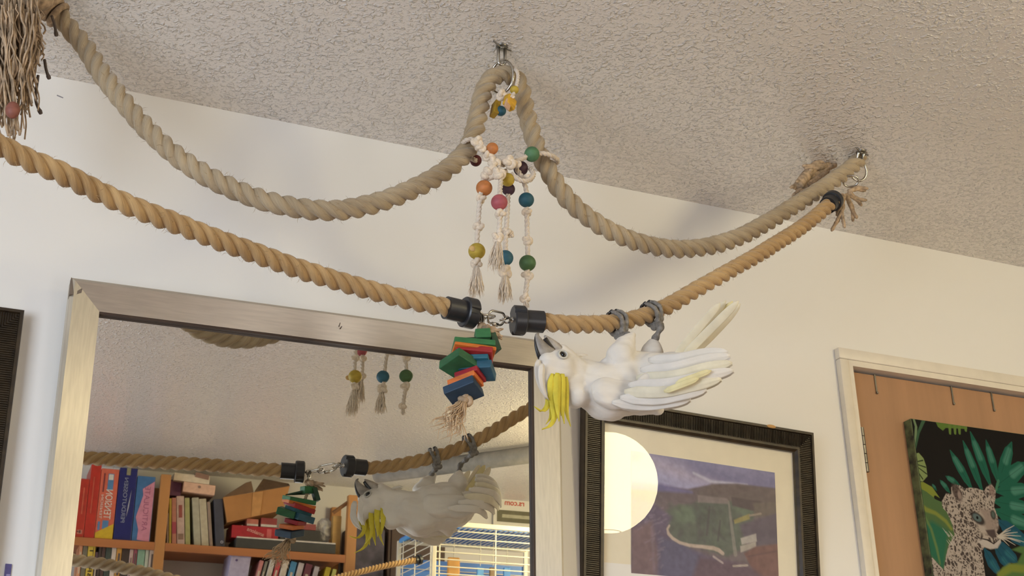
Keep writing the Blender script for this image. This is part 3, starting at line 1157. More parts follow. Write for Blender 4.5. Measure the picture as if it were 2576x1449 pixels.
RU, RL = .0162, .0137
up_px = path((-60, -95, 1.68), (20, -50, 1.67), (90, -8, 1.655), (140, 30, 1.645), (182, 80, 1.64), (214, 118, 1.635), (254, 182, 1.625), (310, 255, 1.61), (364, 318, 1.60),
             (427, 378, 1.588), (481, 418, 1.58), (545, 456, 1.57), (620, 489, 1.56), (690, 511, 1.545), (770, 526, 1.535), (850, 529, 1.53), (930, 515, 1.528), (1010, 488, 1.527),
             (1090, 449, 1.527), (1146, 409, 1.528), (1178, 372, 1.53), (1195, 325, 1.532), (1205, 280, 1.535), (1216, 232, 1.538), (1238, 197, 1.541), (1268, 187, 1.541),
             (1298, 200, 1.541), (1314, 235, 1.541), (1325, 285, 1.54), (1340, 340, 1.54), (1357, 388, 1.54), (1380, 430, 1.54), (1411, 480, 1.54), (1455, 527, 1.542),
             (1520, 573, 1.546), (1600, 608, 1.553), (1690, 626, 1.56), (1780, 620, 1.566), (1860, 596, 1.573), (1920, 565, 1.58), (1961, 541, 1.585), (1995, 519, 1.588),
             (2031, 497, 1.591), (2067, 474, 1.594), (2102, 450, 1.597), (2130, 430, 1.60), (2152, 410, 1.603), (2163, 398, 1.606))
o, P_up, fr_up = rope_mesh('rope_swing', up_px, RU, jute, pitch=4.4, n=42)
tag(o, 'thick twisted jute rope swagged under the ceiling in two loops over the middle hook', 'rope')
rope_up = o
fuzz(P_up, RU, jute_flat, o, per=5)

low_l = path((-330, 190, 1.13), (-160, 285, 1.19), (-50, 342, 1.225), (60, 397, 1.25), (150, 434, 1.265), (250, 484, 1.285), (350, 527, 1.30), (450, 565, 1.318), (550, 604, 1.335),
             (650, 640, 1.35), (750, 676, 1.365), (850, 707, 1.378), (950, 735, 1.388), (1030, 755, 1.393), (1100, 769, 1.397), (1150, 782, 1.4))
o, P_ll, fr_ll = rope_mesh('rope_perch', low_l, RL, jute_w, pitch=4.7, n=42)
tag(o, 'warm brown rope perch running from the left edge down to a black end cap', 'rope')
rope_ll = o
fuzz(P_ll, RL, jute_flat, o, per=5, ln=.010)
low_r = path((1352, 809, 1.421), (1370, 811, 1.421), (1450, 816, 1.428), (1540, 813, 1.44), (1600, 801, 1.448), (1650, 784, 1.453), (1700, 759, 1.458), (1750, 729, 1.463), (1800, 701, 1.469),
             (1850, 673, 1.478), (1900, 645, 1.49), (1950, 614, 1.508), (2004, 580, 1.53), (2040, 554, 1.545), (2076, 524, 1.557), (2100, 504, 1.565))
o, P_lr, fr_lr = rope_mesh('rope_perch', low_r, RL, jute_w, pitch=4.7, n=42, phase=.9)
tag(o, 'warm brown rope perch the white cockatoo hangs from, rising to the right ceiling hook', 'rope')
rope_lr = o
fuzz(P_lr, RL, jute_flat, o, per=5, ln=.010)


def nearest(P, q):
    return min(range(len(P)), key=lambda i: (P[i] - q).length)


# ---- black end caps
def end_cap(parent, base, ax, R, L1=.028, L2=.017, RF=.0215, spin=0.3):
    b = MB()

    def cog(a, d):
        return 1.0 if d < L1 + .001 else (1.0 - .17 * (math.cos(3 * (a + spin)) > .90))
    b.lathe(base, ax, [(0, R * .9), (0, R + .0022), (L1 - .001, R + .0022), (L1 - .0008, R + .003)], 48)
    b.lathe(base, ax, [(L1 - .0012, R), (L1 - .0010, RF - .0016), (L1 + .0008, RF), (L1 + L2 - .0016, RF), (L1 + L2, RF - .002), (L1 + L2, .004)], 72, cog)
    b.build('end_cap', black_plastic, parent, smooth='auto', label='black plastic end cap')
    st = MB()
    st.lathe(base + ax * (L1 + L2 - .001), ax, [(0, .0042), (.002, .0042), (.0022, .002), (.006, .002)], 16)
    tip = base + ax * (L1 + L2 + .009)
    st.tube(torus_pts(tip, ax.cross(V((0, 0, 1))), .0050), .0013, 8, closed=True)
    st.build('screw_eye', steel, parent, smooth=True)
    return tip


pL = U(1122, 774, 1.398)
axL = (U(1196, 791, 1.403) - pL).normalized()
tipL = end_cap(rope_ll, pL, axL, RL)
pR = U(1366, 810, 1.421)
axR = (U(1287, 805, 1.427) - pR).normalized()
tipR = end_cap(rope_lr, pR, axR, RL, spin=1.2)
pE = U(2082, 517, 1.56)
axE = (U(2118, 484, 1.578) - pE).normalized()
b = MB()
b.lathe(pE, axE, [(0, RL * .9), (0, RL + .002), (.020, RL + .002), (.0205, RL + .005), (.032, RL + .005), (.033, .004)], 40)
b.build('end_cap', black_plastic, rope_lr, smooth='auto', label='black plastic end cap')


# ---- links between the two perches
def oval_link(c, T, ax, ln, wd, wire, sleeve=False):
    """long link: T along, ax normal of its plane"""
    T = V(T).normalized()
    ax = (V(ax) - T * V(ax).dot(T)).normalized()
    B = ax.cross(T)
    r = wd / 2
    h = ln / 2 - r
    pts = []
    for k in range(13):
        a = -PI / 2 + PI * k / 12
        pts.append(V(c) + T * (h + r * math.cos(a)) + B * (r * math.sin(a)))
    for k in range(13):
        a = PI / 2 + PI * k / 12
        pts.append(V(c) + T * (-h + r * math.cos(a)) + B * (r * math.sin(a)))
    b = MB()
    b.tube(pts, wire, 8, closed=True)
    if sleeve:
        b.lathe(V(c) - B * r - T * .006, T, [(0, wire), (.0002, wire * 1.9), (.0118, wire * 1.9), (.012, wire)], 6)
    return b


d_lr = (tipR - tipL)
Lc = d_lr.length
dn = d_lr.normalized()
view = (tipL - CAM).normalized()
cam_side = -view
vert = V((0, 0, 1))
l1 = tipL + dn * Lc * .24
l2 = tipL + dn * Lc * .60
l3 = tipL + dn * Lc * .90
k1 = oval_link(l1, dn, vert, Lc * .46, .014, .0017).build('quick_link', steel, None, smooth=True)
tag(k1, 'narrow steel link next to the left black cap, seen edge-on', 'link')
k2 = oval_link(l2, dn + V((0, 0, -.04)), cam_side, Lc * .62, .018, .0017, True).build('quick_link', steel, None, smooth=True)
tag(k2, 'oval steel link with a screw sleeve in the middle of the chain', 'link')
k3 = oval_link(l3, dn + V((0, 0, .25)), vert + dn * .3, .017, .011, .0014).build('quick_link', steel, None, smooth=True)
tag(k3, 'small steel link against the right black cap', 'link')


# ---- cotton cord knots and tassels
def knot(b, c, r, ax=None, seed=0):
    """an overhand knot pulled tight: trefoil tube"""
    rs = random.Random(seed)
    R3 = Matrix.Rotation(rs.uniform(0, 6), 3, 'X') @ Matrix.Rotation(rs.uniform(0, 6), 3, 'Z')
    if ax is not None:
        R3 = V(ax).normalized().to_track_quat('Z', 'Y').to_matrix() @ Matrix.Rotation(rs.uniform(0, 6), 3, 'Z')
    pts = []
    for k in range(36):
        t = 2 * PI * k / 36
        p = V((math.sin(t) + 2 * math.sin(2 * t), math.cos(t) - 2 * math.cos(2 * t), -math.sin(3 * t) * 1.1)) * (r * .23)
        pts.append(V(c) + R3 @ p)
    b.tube(pts, r * .42, 8, closed=True)


def tassel(c, d, ln, r0, r1, m, parent, n=60, fr=.0006, seed=0, wave=.15, name='tassel', label=None):
    rs = random.Random(seed)
    b = MB()
    d = V(d).normalized()
    s = d.orthogonal().normalized()
    t = d.cross(s)
    for i in range(n):
        a = rs.uniform(0, 2 * PI)
        q = math.sqrt(rs.random())
        L = ln * rs.uniform(.72, 1.05)
        pts = []
        ph = rs.uniform(0, 6)
        for k in range(6):
            f = k / 5
            rad = (r0 + (r1 - r0) * f ** .8) * q
            w = wave * r1 * math.sin(ph + f * 6) * f
            pts.append(V(c) + d * L * f + s * (math.cos(a) * rad + w) + t * (math.sin(a) * rad + w * .6))
        b.tube(pts, [fr, fr * 1.1, fr, fr, fr * .9, fr * .3], 4)
    return b.build(name, m, parent, kind='stuff', smooth=True, label=label)


def bead(c, r, m, parent, label, ax=(0, 0, 1)):
    b = MB()
    ax = V(ax).normalized()
    prof = []
    hole = r * .22
    for k in range(15):
        t = PI * (.07 + .86 * k / 14)
        prof.append((-r * math.cos(t) * .97, max(hole, r * math.sin(t))))
    b.lathe(V(c), ax, prof, 26)
    return b.build('bead', m, parent, smooth=True, label=label)


PX = 1.0 / F
# ---- the beaded cotton toy tied across the rope loop
toy = thing('bead_toy', 'hanging toy of coloured wooden beads on knotted white cotton cords, tied across the rope loop', 'bird toy', U(1262, 415, 1.525))
cr = .0043


def cord(*p, r=None, lab=None):
    o, P, f = rope_mesh('cord', path(*p), r or cr, cotton, toy, pitch=5.2, n=14, step=.0022)
    return o


cord((1170, 354, 1.515), (1187, 351, 1.512), (1203, 362, 1.51), (1222, 388, 1.51), (1243, 405, 1.51), (1262, 415, 1.512), (1290, 408, 1.512), (1312, 400, 1.512), (1337, 388, 1.512), (1365, 386, 1.51), (1388, 392, 1.514), (1402, 402, 1.525))
cord((1170, 354, 1.515), (1160, 372, 1.54), (1180, 394, 1.552), (1197, 404, 1.54))
cord((1402, 402, 1.525), (1398, 410, 1.552), (1372, 404, 1.56))
cord((1240, 418, 1.505), (1222, 432, 1.503), (1215, 455, 1.503), (1206, 520, 1.503), (1203, 560, 1.505), (1200, 610, 1.508), (1199, 640, 1.511), (1200, 662, 1.511))
cord((1255, 420, 1.495), (1260, 445, 1.49), (1258, 480, 1.48), (1257, 520, 1.478), (1257, 560, 1.48), (1254, 595, 1.483))
cord((1270, 425, 1.52), (1278, 470, 1.53), (1277, 520, 1.528), (1274, 575, 1.526), (1272, 610, 1.523), (1272, 655, 1.522), (1270, 690, 1.522))
cord((1300, 425, 1.52), (1315, 450, 1.515), (1324, 480, 1.515), (1325, 520, 1.52), (1326, 560, 1.523), (1327, 610, 1.526), (1328, 665, 1.529), (1327, 700, 1.529), (1323, 735, 1.53), (1322, 760, 1.53))
cord((1285, 437, 1.50), (1305, 452, 1.497), (1328, 455, 1.50), (1342, 440, 1.51), (1335, 425, 1.52))
kb = MB()
for i, (x, y, d, r) in enumerate(((1201, 358, 1.505, 15), (1209, 372, 1.503, 13), (1228, 392, 1.505, 13), (1243, 408, 1.503, 15), (1281, 408, 1.503, 17), (1296, 412, 1.507, 14), (1235, 432, 1.495, 17),
                                  (1225, 440, 1.498, 14), (1255, 437, 1.488, 16), (1210, 500, 1.503, 12), (1204, 570, 1.505, 13), (1199, 662, 1.511, 13), (1258, 538, 1.478, 13),
                                  (1252, 598, 1.483, 14), (1275, 582, 1.526, 12), (1284, 590, 1.527, 9), (1271, 684, 1.52, 16), (1326, 534, 1.521, 12), (1327, 606, 1.526, 13), (1327, 692, 1.529, 14), (1321, 750, 1.53, 12), (1330, 448, 1.51, 12))):
    c = U(x, y, d)
    kbb = MB()
    knot(kbb, c, r * .0016 * .44, seed=i)
    kbb.build('knot', cotton_flat, toy, smooth=True)
bd = lambda x, y, d, r, m, lab, ax=(0, 0, 1): bead(U(x, y, d), r * d * 1.2 * PX * 1.04, m, toy, lab, ax)
B_or = wood_paint('orange', (190, 118, 62))
B_rd = wood_paint('dark_red', (92, 28, 28))
B_gr = wood_paint('green', (82, 124, 84))
B_pu = wood_paint('plum', (72, 44, 58))
B_ye = wood_paint('yellow', (188, 160, 56))
B_pk = wood_paint('rose', (172, 84, 90))
B_tl = wood_paint('teal', (32, 84, 98))
B_bl = wood_paint('blue', (48, 98, 116))
B_gn = wood_paint('leaf', (74, 106, 62))
bd(1238, 374, 1.50, 19, B_or, 'orange bead under the left side of the loop', (1, 0, -.6))
bd(1197, 404, 1.555, 18, B_rd, 'dark red bead behind the rope', (1, 0, -.3))
bd(1338, 388, 1.512, 24, B_gr, 'green bead on the right side of the loop', (1, 0, .1))
bd(1310, 424, 1.53, 23, B_pu, 'upper plum bead', (1, 0, -.2))
bd(1218, 473, 1.503, 24.5, B_or, 'large orange bead')
bd(1277, 452, 1.503, 21, B_ye, 'yellow bead in the middle cluster', (.4, .3, 1))
bd(1279, 476, 1.53, 20, B_pu, 'lower plum bead')
bd(1256, 509, 1.475, 25, B_pk, 'rose pink bead')
bd(1324, 503, 1.517, 23.5, B_tl, 'dark teal bead')
bd(1199.5, 632, 1.511, 25, B_ye, 'yellow bead with a bare worn side on the left cord')
bd(1271, 649, 1.52, 24, B_bl, 'blue bead partly behind a tassel')
bd(1327, 662, 1.529, 25, B_gn, 'green bead on the right cord')
wn = MB()
c = U(1199.5, 632, 1.511)
rb_ = 25 * 1.511 * 1.2 * PX * 1.04
dv = (ray(1182, 622)).normalized()
wn.sphere(c - (c - CAM).normalized() * rb_ * .84 - V((.0072, 0, -.0035)), (.0055, .0022, .0048), None, 12, 8)
wn.build('worn_patch', mat('bare_bead', (206, 170, 110), .7), toy, smooth=True)
tassel(U(1199, 672, 1.511), (-.02, -.02, -1), .050, .004, .0135, cotton_flat, toy, 80, .0007, 1)
tassel(U(1252, 608, 1.483), (-.10, 0, -1), .048, .004, .0135, cotton_flat, toy, 80, .0007, 2)
tassel(U(1270, 694, 1.52), (-.04, 0, -1), .043, .004, .0125, cotton_flat, toy, 80, .0007, 3)
tassel(U(1322, 758, 1.53), (.25, 0, -1), .012, .003, .006, cotton_flat, toy, 30, .0006, 4)

# ---- small charm at the middle hook
charm = thing('bead_charm', 'short toy of yellow, teal and chewed blocks hanging at the top of the rope loop', 'bird toy', U(1290, 190, 1.51))
o, _, _ = rope_mesh('cord', path((1292, 172, 1.535), (1301, 180, 1.512), (1303, 198, 1.507), (1296, 226, 1.505), (1286, 250, 1.505), (1280, 270, 1.507)), .0034, cotton, charm, n=14, pitch=5.2, step=.002)
bead(U(1294, 226, 1.505), 14.5 * 1.8 * PX, B_ye, charm, 'small yellow bead', (0, 0, 1))
RB = Matrix.Rotation(.5, 3, 'Z') @ Matrix.Rotation(.35, 3, 'Y')
MB().box(U(1282, 258, 1.506), (.021, .012, .022), RB, .0025).build('wood_block', wood_paint('chewed_yellow', (214, 164, 44)), charm, label='chewed yellow block')
MB().box(U(1277, 263, 1.500), (.012, .004, .019), RB, .0015).build('bare_patch', mat('bare_pink', (204, 164, 132), .8), charm)
k_ = MB()
knot(k_, U(1263, 240, 1.512), .010, seed=41)
k_.build('knot', cotton_flat, charm, smooth=True)
k_ = MB()
knot(k_, U(1289, 243, 1.500), .004, seed=42)
k_.build('knot', cotton_flat, charm, smooth=True)
bead(U(1260, 279, 1.53), 17 * 1.83 * PX, B_tl, charm, 'teal bead', (.5, 0, 1))
MB().box(U(1246, 274, 1.535), (.010, .02, .026), Matrix.Rotation(.2, 3, 'Y'), .002).build('wood_block', wood_paint('ochre', (170, 132, 30)), charm, label='ochre block behind the teal bead')

# ---- ceiling hooks
def hook(name, label, px, zz, ring_c, ring_r, ring_ax, tilt_up, arm=True):
    C0 = WZ(px[0], px[1], ZC)
    t = thing(name, label, 'hook', C0)
    b = MB()
    b.lathe(C0, (0, 0, -1), [(0, .010), (.002, .0095), (.003, .004), (.004, .0035)], 20)
    b.build('ceiling_plate', steel_dull, t, smooth='auto')
    e = MB()
    R_ = (ring_c - C0)
    top = C0 + V((0, 0, -.002))
    low = C0.lerp(ring_c, .55)
    ax = R_.cross(V((0, 1, 0))).normalized()
    lat = V((1, 0, 0))
    pts = [top - lat * .006]
    for k in range(9):
        a = PI + PI * k / 8
        pts.append(low + V((math.cos(a) * .006, 0, math.sin(a) * .006)) + V((0, 0, .003)))
    pts.append(top + lat * .006)
    e.tube(pts, .0027, 8)
    e.build('u_bolt', steel, t, smooth=True)
    if arm:
        w_ = MB()
        w_.tube([C0 + V((-.020, -.012, -.0015)), C0 + V((0, 0, -.003)), C0 + V((.019, .004, -.0015))], .0013, 6)
        w_.build('toggle_wing', steel_dull, t, smooth=True)
    r = MB()
    r.tube(torus_pts(ring_c, ring_ax, ring_r, 30, 1.25, tilt_up), .0024, 10, closed=True)
    r.build('ring', steel, t, smooth=True)
    return t


hook('ceiling_hook', 'steel eye and long ring in the ceiling holding the top of the rope loop', (1262, 117), 0, U(1262, 194, 1.541), .0235, (.85, .5, .1), (0, 0, 1))
hook('ceiling_hook', 'steel eye and ring in the ceiling where the ropes end on the right', (2166, 382), 0, U(2158, 428, 1.607), .017, (.3, 1, .3), (-.2, 0, 1))
lk = MB()
lk.tube(torus_pts(U(2140, 456, 1.595), (.5, 1, 1), .011, 24, 1.3, (1, 0, .5)), .0019, 8, closed=True)
o = lk.build('quick_link', steel, None, smooth=True)
tag(o, 'steel link joining the right ceiling ring to the black cap', 'link')


def fray(name, spec, parent, m, r0=.004, seed=3, split=3):
    """short unlaid rope ends: tapering wavy yarns"""
    rs = random.Random(seed)
    for (a, c) in spec:
        b = MB()
        A, C_ = U(*a), U(*c)
        for k in range(split):
            off = V((rs.uniform(-1, 1), rs.uniform(-1, 1), rs.uniform(-1, 1))) * r0 * 1.6
            end = C_ + off * rs.uniform(.6, 1.6)
            mid = A.lerp(C_, .55) + V((rs.uniform(-1, 1), rs.uniform(-1, 1), rs.uniform(-1, 1))) * r0 * .8
            P = spline([A + off * .3, mid, end], .0035)
            n = len(P)
            b.tube(P, [r0 * (1 - .25 * i / n) * (.75 + .3 * rs.random()) * (.6 if i == n - 1 else 1) for i in range(n)], 7)
        b.build(name, m, parent, smooth=True, kind='stuff')


fray('frayed_end', [((2120, 490, 1.575), (2108, 566, 1.57)), ((2128, 490, 1.58), (2150, 545, 1.585)), ((2135, 488, 1.585), (2172, 512, 1.59)), ((2135, 480, 1.585), (2168, 470, 1.59)), ((2118, 495, 1.57), (2112, 540, 1.572))],
     rope_lr, jute_dark, .0046, 5)
fray('frayed_end', [((2100, 415, 1.635), (1995, 470, 1.62)), ((2090, 415, 1.635), (2030, 425, 1.625)), ((2110, 410, 1.64), (2045, 400, 1.64)), ((2080, 430, 1.635), (2002, 486, 1.615))], rope_up, jute_dark, .0052, 6)
s1 = MB()
s1.tube(spline(path((2122, 392, 1.645), (2075, 402, 1.645), (2030, 440, 1.628), (2008, 470, 1.62)), .004), .0105, 10)
s1.build('rope_tail', jute_dark, rope_up, smooth=True)

# ---- knot and long frayed tassel at the upper left
tl = thing('rope_tassel', 'large knot with a long frayed jute tassel at the upper left corner', 'rope tassel', U(50, 0, 1.60))
kk = MB()
knot(kk, U(48, -6, 1.60), .047, seed=12)
o = link('knot', (lambda b: (lambda me: me)(remeshed(b, .003, 2)))(kk), jute_dark, tl, True)
wr = MB()
for i, (x, y) in enumerate(((95, 5), (112, 18), (126, 30), (140, 44))):
    c = U(x + 6, y - 6, 1.643)
    T = (U(182, 80, 1.64) - U(120, 20, 1.65)).normalized()
    wr.tube([c + (p - c) for p in torus_pts(c + V((0, 0, 0)), T + V((.1 * i, .2, 0)), RU * 1.12, 22)], .0052, 8, closed=True)
wr.build('whipping', jute_dark, tl, smooth=True)
ts = MB()
rs = random.Random(17)
for i in range(330):
    x0 = rs.uniform(-60, 92)
    y0 = rs.uniform(-20, 60)
    L = rs.choice([110, 140, 180, 210, 240, 280, 325]) - (60 if x0 > 70 or x0 < -30 else 0)
    xe = 42 + (x0 - 25) * (.95 if L < 180 else .42) + rs.uniform(-20, 20) - (14 if L > 270 else 0)
    pts = []
    dd = rs.uniform(1.545, 1.625)
    ph, am = rs.uniform(0, 6), rs.uniform(3, 15)
    for k in range(9):
        f = k / 8
        x = x0 + (xe - x0) * f ** 1.2 + am * math.sin(ph + f * 8) * f + rs.uniform(-5, 5)
        y = y0 + (L - y0 * .3) * f
        pts.append(U(x, y, dd + (1.585 - dd) * .4 * f))
    r_ = rs.uniform(.0009, .0019)
    ts.tube(spline(pts, .007), r_, 5)
ts.build('tassel_yarn', jute_dark, tl, smooth=True, kind='stuff')
for (p, c, q) in (((112, 150, 1.6), (116, 175, 1.6), (124, 198, 1.6)), ((96, 190, 1.6), (90, 250, 1.6), (103, 286, 1.6)), ((130, 40, 1.62), (137, 62, 1.62), (142, 90, 1.62))):
    b = MB()
    P = spline(path(p, c, q), .004)
    b.tube(P, [.0022] * (len(P) - 3) + [.0024, .0034, .0028], 7)
    b.build('stray_yarn', mat('dark_yarn', (96, 84, 76), .9), tl, smooth=True)
b = MB()
b.sphere(U(32, 277, 1.548), (.010, .009, .013), None, 16, 10)
b.build('bead', wood_paint('brick', (142, 84, 68)), tl, smooth=True, label='brick red bead caught in the tassel')

# ---- coloured block toy
bt = thing('block_toy', 'hanging stack of green, orange, red, teal and navy wooden slats below the chain', 'bird toy', U(1212, 812, 1.40))
bx = MB()
cA_, cB_ = U(1211, 800, 1.402), U(1211, 815, 1.402)
bx.tube(torus_pts(U(1210, 806, 1.402), (1, .3, 0), .006, 20, 1.4, (0, 0, 1)), .0014, 8, closed=True)
bx.lathe(U(1211, 790, 1.402), (0, 0, -1), [(0, .0035), (.011, .0035)], 12)
bx.build('swivel_clip', steel_dull, bt, smooth='auto')
o, _, _ = rope_mesh('core_cord', path((1212, 818, 1.402), (1213, 845, 1.402), (1200, 900, 1.401), (1188, 950, 1.40), (1170, 1000, 1.399)), .0036, jute, bt, n=14, step=.003)
axd = (U(1170, 1000, 1.399) - U(1213, 845, 1.402)).normalized()
SL = [  # px, py, yaw, tiltx, tilty, (len, wid, thick), colour
    (1214, 845, .3, .1, -.05, (.021, .020, .014), 'green1', (48, 108, 60)),
    (1190, 877, .25, .22, .10, (.056, .038, .0085), 'green1', (48, 108, 60)),
    (1190, 889, .22, .22, .16, (.057, .038, .0065), 'orange1', (200, 108, 36)),
    (1193, 899, .45, .25, .26, (.050, .040, .0095), 'red1', (156, 34, 34)),
    (1190, 913, .60, .22, .22, (.046, .030, .0075), 'teal1', (38, 100, 116)),
    (1154, 916, 1.25, .30, .18, (.040, .036, .014), 'green2', (36, 92, 54)),
    (1200, 934, .65, .22, .22, (.046, .032, .013), 'blue1', (38, 84, 104)),
    (1183, 949, .85, .30, .10, (.034, .030, .0085), 'red2', (150, 30, 40)),
    (1171, 964, .80, .30, -.02, (.040, .032, .0085), 'orange2', (204, 108, 46)),
    (1166, 985, .75, .34, -.05, (.044, .038, .0125), 'navy1', (30, 56, 78)),
]
for (x, y, yaw, tx_, ty_, sz, cn, col) in SL:
    Rr = Matrix.Rotation(ty_, 3, 'Y') @ Matrix.Rotation(-tx_, 3, 'X') @ Matrix.Rotation(-yaw, 3, 'Z')
    MB().box(U(x, y, 1.398), sz, Rr, .0012).build('slat', wood_paint(cn, col), bt)
Rr = Matrix.Rotation(.02, 3, 'Y') @ Matrix.Rotation(-.08, 3, 'X')
st = MB()
st.add([U(1147, 852, 1.395) + V((0, 0, .0008)), U(1232, 848, 1.392) + V((0, 0, .0016)), U(1232, 848, 1.405) + V((0, 0, .0016)),
        U(1147, 853, 1.395) - V((0, 0, .0008)), U(1232, 851, 1.392) - V((0, 0, .0016)), U(1232, 851, 1.405) - V((0, 0, .0016))],
       [(0, 1, 2), (3, 5, 4), (0, 3, 4, 1), (1, 4, 5, 2), (2, 5, 3, 0)])
st.build('splinter', wood_paint('dark_green', (30, 62, 38)), bt, label='thin dark green splinter of a chewed slat')
MB().box(U(1240, 865, 1.40), (.009, .022, .026), Matrix.Rotation(-.35, 3, 'Y'), .001).build('slat', wood_paint('dark_green', (30, 62, 38)), bt)
k_ = MB()
knot(k_, U(1172, 1004, 1.399), .0105, seed=4)
k_.build('knot', jute_dark, bt, smooth=True)
k_ = MB()
knot(k_, U(1216, 826, 1.402), .0095, seed=9)
k_.build('knot', jute_dark, bt, smooth=True)
fray('frayed_yarn', [((1222, 826, 1.402), (1262, 830, 1.40)), ((1224, 830, 1.402), (1264, 852, 1.40)), ((1222, 828, 1.402), (1250, 842, 1.41))], bt, jute_dark, .0026, 8, 4)
dt_ = (U(1122, 1095, 1.398) - U(1165, 1008, 1.398))
tassel(U(1166, 1008, 1.398), dt_, dt_.length * 1.02, .004, .021, mat('pale_jute', (196, 166, 130), .9, var=.15, scale=90), bt, 42, .0007, 6, .45)

# ------------------------------------------------------------------ the cockatoo
YC = 1.437
bird = thing('cockatoo', 'white cockatoo with yellow crest hanging upside down from the rope by its feet', 'bird', U(1590, 830, YC))
bp_ = lambda x, y, d=0.0: U(x, y, YC + d - .00035 * max(0, x - 1600) - .00017 * max(0, 1480 - x))
ps = YC * 1.2 * PX * 1.06                               # metres per pixel at the bird
fl = .86


def blob(b, x, y, r, d=0.0, ry=None, rot=0.0, rx=None):
    """ellipsoid: rx across, r up, ry in depth, all in pixels"""
    b.sphere(bp_(x, y, d), ((rx or r) * ps, (ry or r * fl) * ps, r * ps), Matrix.Rotation(rot, 3, 'Y'), 20, 14)


bd_ = MB()
blob(bd_, 1404, 925, 52)
blob(bd_, 1386, 918, 36, ry=34)
blob(bd_, 1380, 948, 30, ry=26)
blob(bd_, 1425, 908, 36, ry=38)
blob(bd_, 1415, 885, 20, ry=24)
blob(bd_, 1371, 968, 20, ry=18)
blob(bd_, 1376, 990, 12, ry=12)
blob(bd_, 1374, 908, 25, ry=26)
blob(bd_, 1372, 935, 23, ry=26)
blob(bd_, 1370, 958, 19, ry=22)
blob(bd_, 1635, 1004, 44)
blob(bd_, 1655, 1030, 22)
blob(bd_, 1445, 930, 44)
blob(bd_, 1438, 968, 40)
blob(bd_, 1450, 995, 38, ry=40)
blob(bd_, 1470, 940, 48)
blob(bd_, 1496, 972, 74, ry=66)
blob(bd_, 1530, 985, 86, ry=76)
blob(bd_, 1565, 968, 92, ry=80)
blob(bd_, 1605, 964, 94, ry=82)
blob(bd_, 1650, 955, 82, ry=78)
blob(bd_, 1690, 945, 70, ry=70)
blob(bd_, 1725, 935, 56, ry=60)
blob(bd_, 1755, 925, 40, ry=48)
blob(bd_, 1775, 915, 28, ry=36)
# thighs
for (x, y, r, d) in ((1560, 893, 40, -.020), (1572, 873, 32, -.020), (1582, 856, 23, -.020), (1590, 842, 14, -.020),
                     (1640, 893, 38, .012), (1642, 878, 28, .012), (1641, 866, 19, .012), (1642, 856, 10, .012)):
    blob(bd_, x, y, r, d, ry=r * .9)
body_me = remeshed(bd_, .0027, 14, .5)
# gentle feather lumps
for v in body_me.vertices:
    p = v.co
    a = noise.noise(V((p.x * 34, p.y * 60, p.z * 60)))
    b2 = noise.noise(V((p.x * 80, p.y * 150, p.z * 150)))
    v.co = p + v.normal * (a * .0034 + b2 * .0007)
body_o = link('body', body_me, white_f, bird, True)
bvh = BVHTree.FromPolygons([v.co[:] for v in body_me.vertices], [tuple(p.vertices) for p in body_me.polygons])


def hit(px, py):
    d = ray(px, py).normalized()
    h = bvh.ray_cast(CAM, d)
    return h[0], h[1], d


def hit_back(px, py):
    d = ray(px, py).normalized()
    h = bvh.ray_cast(CAM + d * 3.0, -d)
    return h[0], h[1]


# eyes, one on each side of the head
for k in range(2):
    if k == 0:
        h, nn, d = hit(1416, 892)
    else:
        d = ray(925, 1243)
        P_ = CAM + d * ((MP - CAM).dot(MN) / d.dot(MN))
        e_ = (d - 2 * d.dot(MN) * MN).normalized()
        h, nn = bvh.ray_cast(P_ + e_ * .01, e_)[:2]
    if h is not None:
        sx = Matrix.Rotation(.75, 3, 'Y')
        eb = MB()
        eb.tube(torus_pts(h + nn * .0004, nn, .0062, 24, 1.25, (sx @ V((0, 0, 1)))), .0017, 8, closed=True)
        e_o = eb.build('eye_ring', mat('eye_ring', (196, 192, 180), .7), bird, smooth=True)
        Rn = nn.to_track_quat('Z', 'Y').to_matrix()
        MB().sphere(h - nn * .0002, (.0034, .0054, .0032), (Rn @ Matrix.Rotation(.5, 3, 'Z')), 18, 12).build('eye', eye_m, bird, smooth=True)

# beak: hooked upper mandible on the left, lower mandible on the right
ub = MB()
P = spline([bp_(1384, 900), bp_(1371, 886), bp_(1361, 870), bp_(1354, 855), bp_(1351, 843), bp_(1355, 838)], .002)
n_ = len(P)
rr_ = [(.0130 * (1 - (i / (n_ - 1)) ** 1.35) + .0012) for i in range(n_)]
ub.tube(P, rr_, 16, .72, up=(.8, 0, .6))
ub.build('upper_beak', beak_m, bird, smooth=True, label='dark grey hooked upper beak')
ri = MB()
P2 = [p + V((-.7, 0, -.45)).normalized() * r * .93 for p, r in zip(P, rr_)]
ri.tube(P2, [r * .30 for r in rr_], 10)
ri.build('beak_ridge', beak_dark, bird, smooth=True)
lbk = MB()
P = spline([bp_(1406, 886), bp_(1395, 873), bp_(1384, 860), bp_(1375, 850), bp_(1370, 845)], .002)
n_ = len(P)
lbk.tube(P, [(.0080 * (1 - (i / (n_ - 1)) ** 1.6) + .0016) for i in range(n_)], 14, .95, up=(.7, 0, .7))
lbk.build('lower_beak', beak_m, bird, smooth=True)
tg = MB()
P = spline([bp_(1391, 880), bp_(1381, 866), bp_(1371, 851)], .002)
tg.tube(P, [.0090 * (1 - .6 * i / len(P)) for i in range(len(P))], 12, .6, up=(.7, 0, .7))
tg.build('mouth', beak_dark, bird, smooth=True)


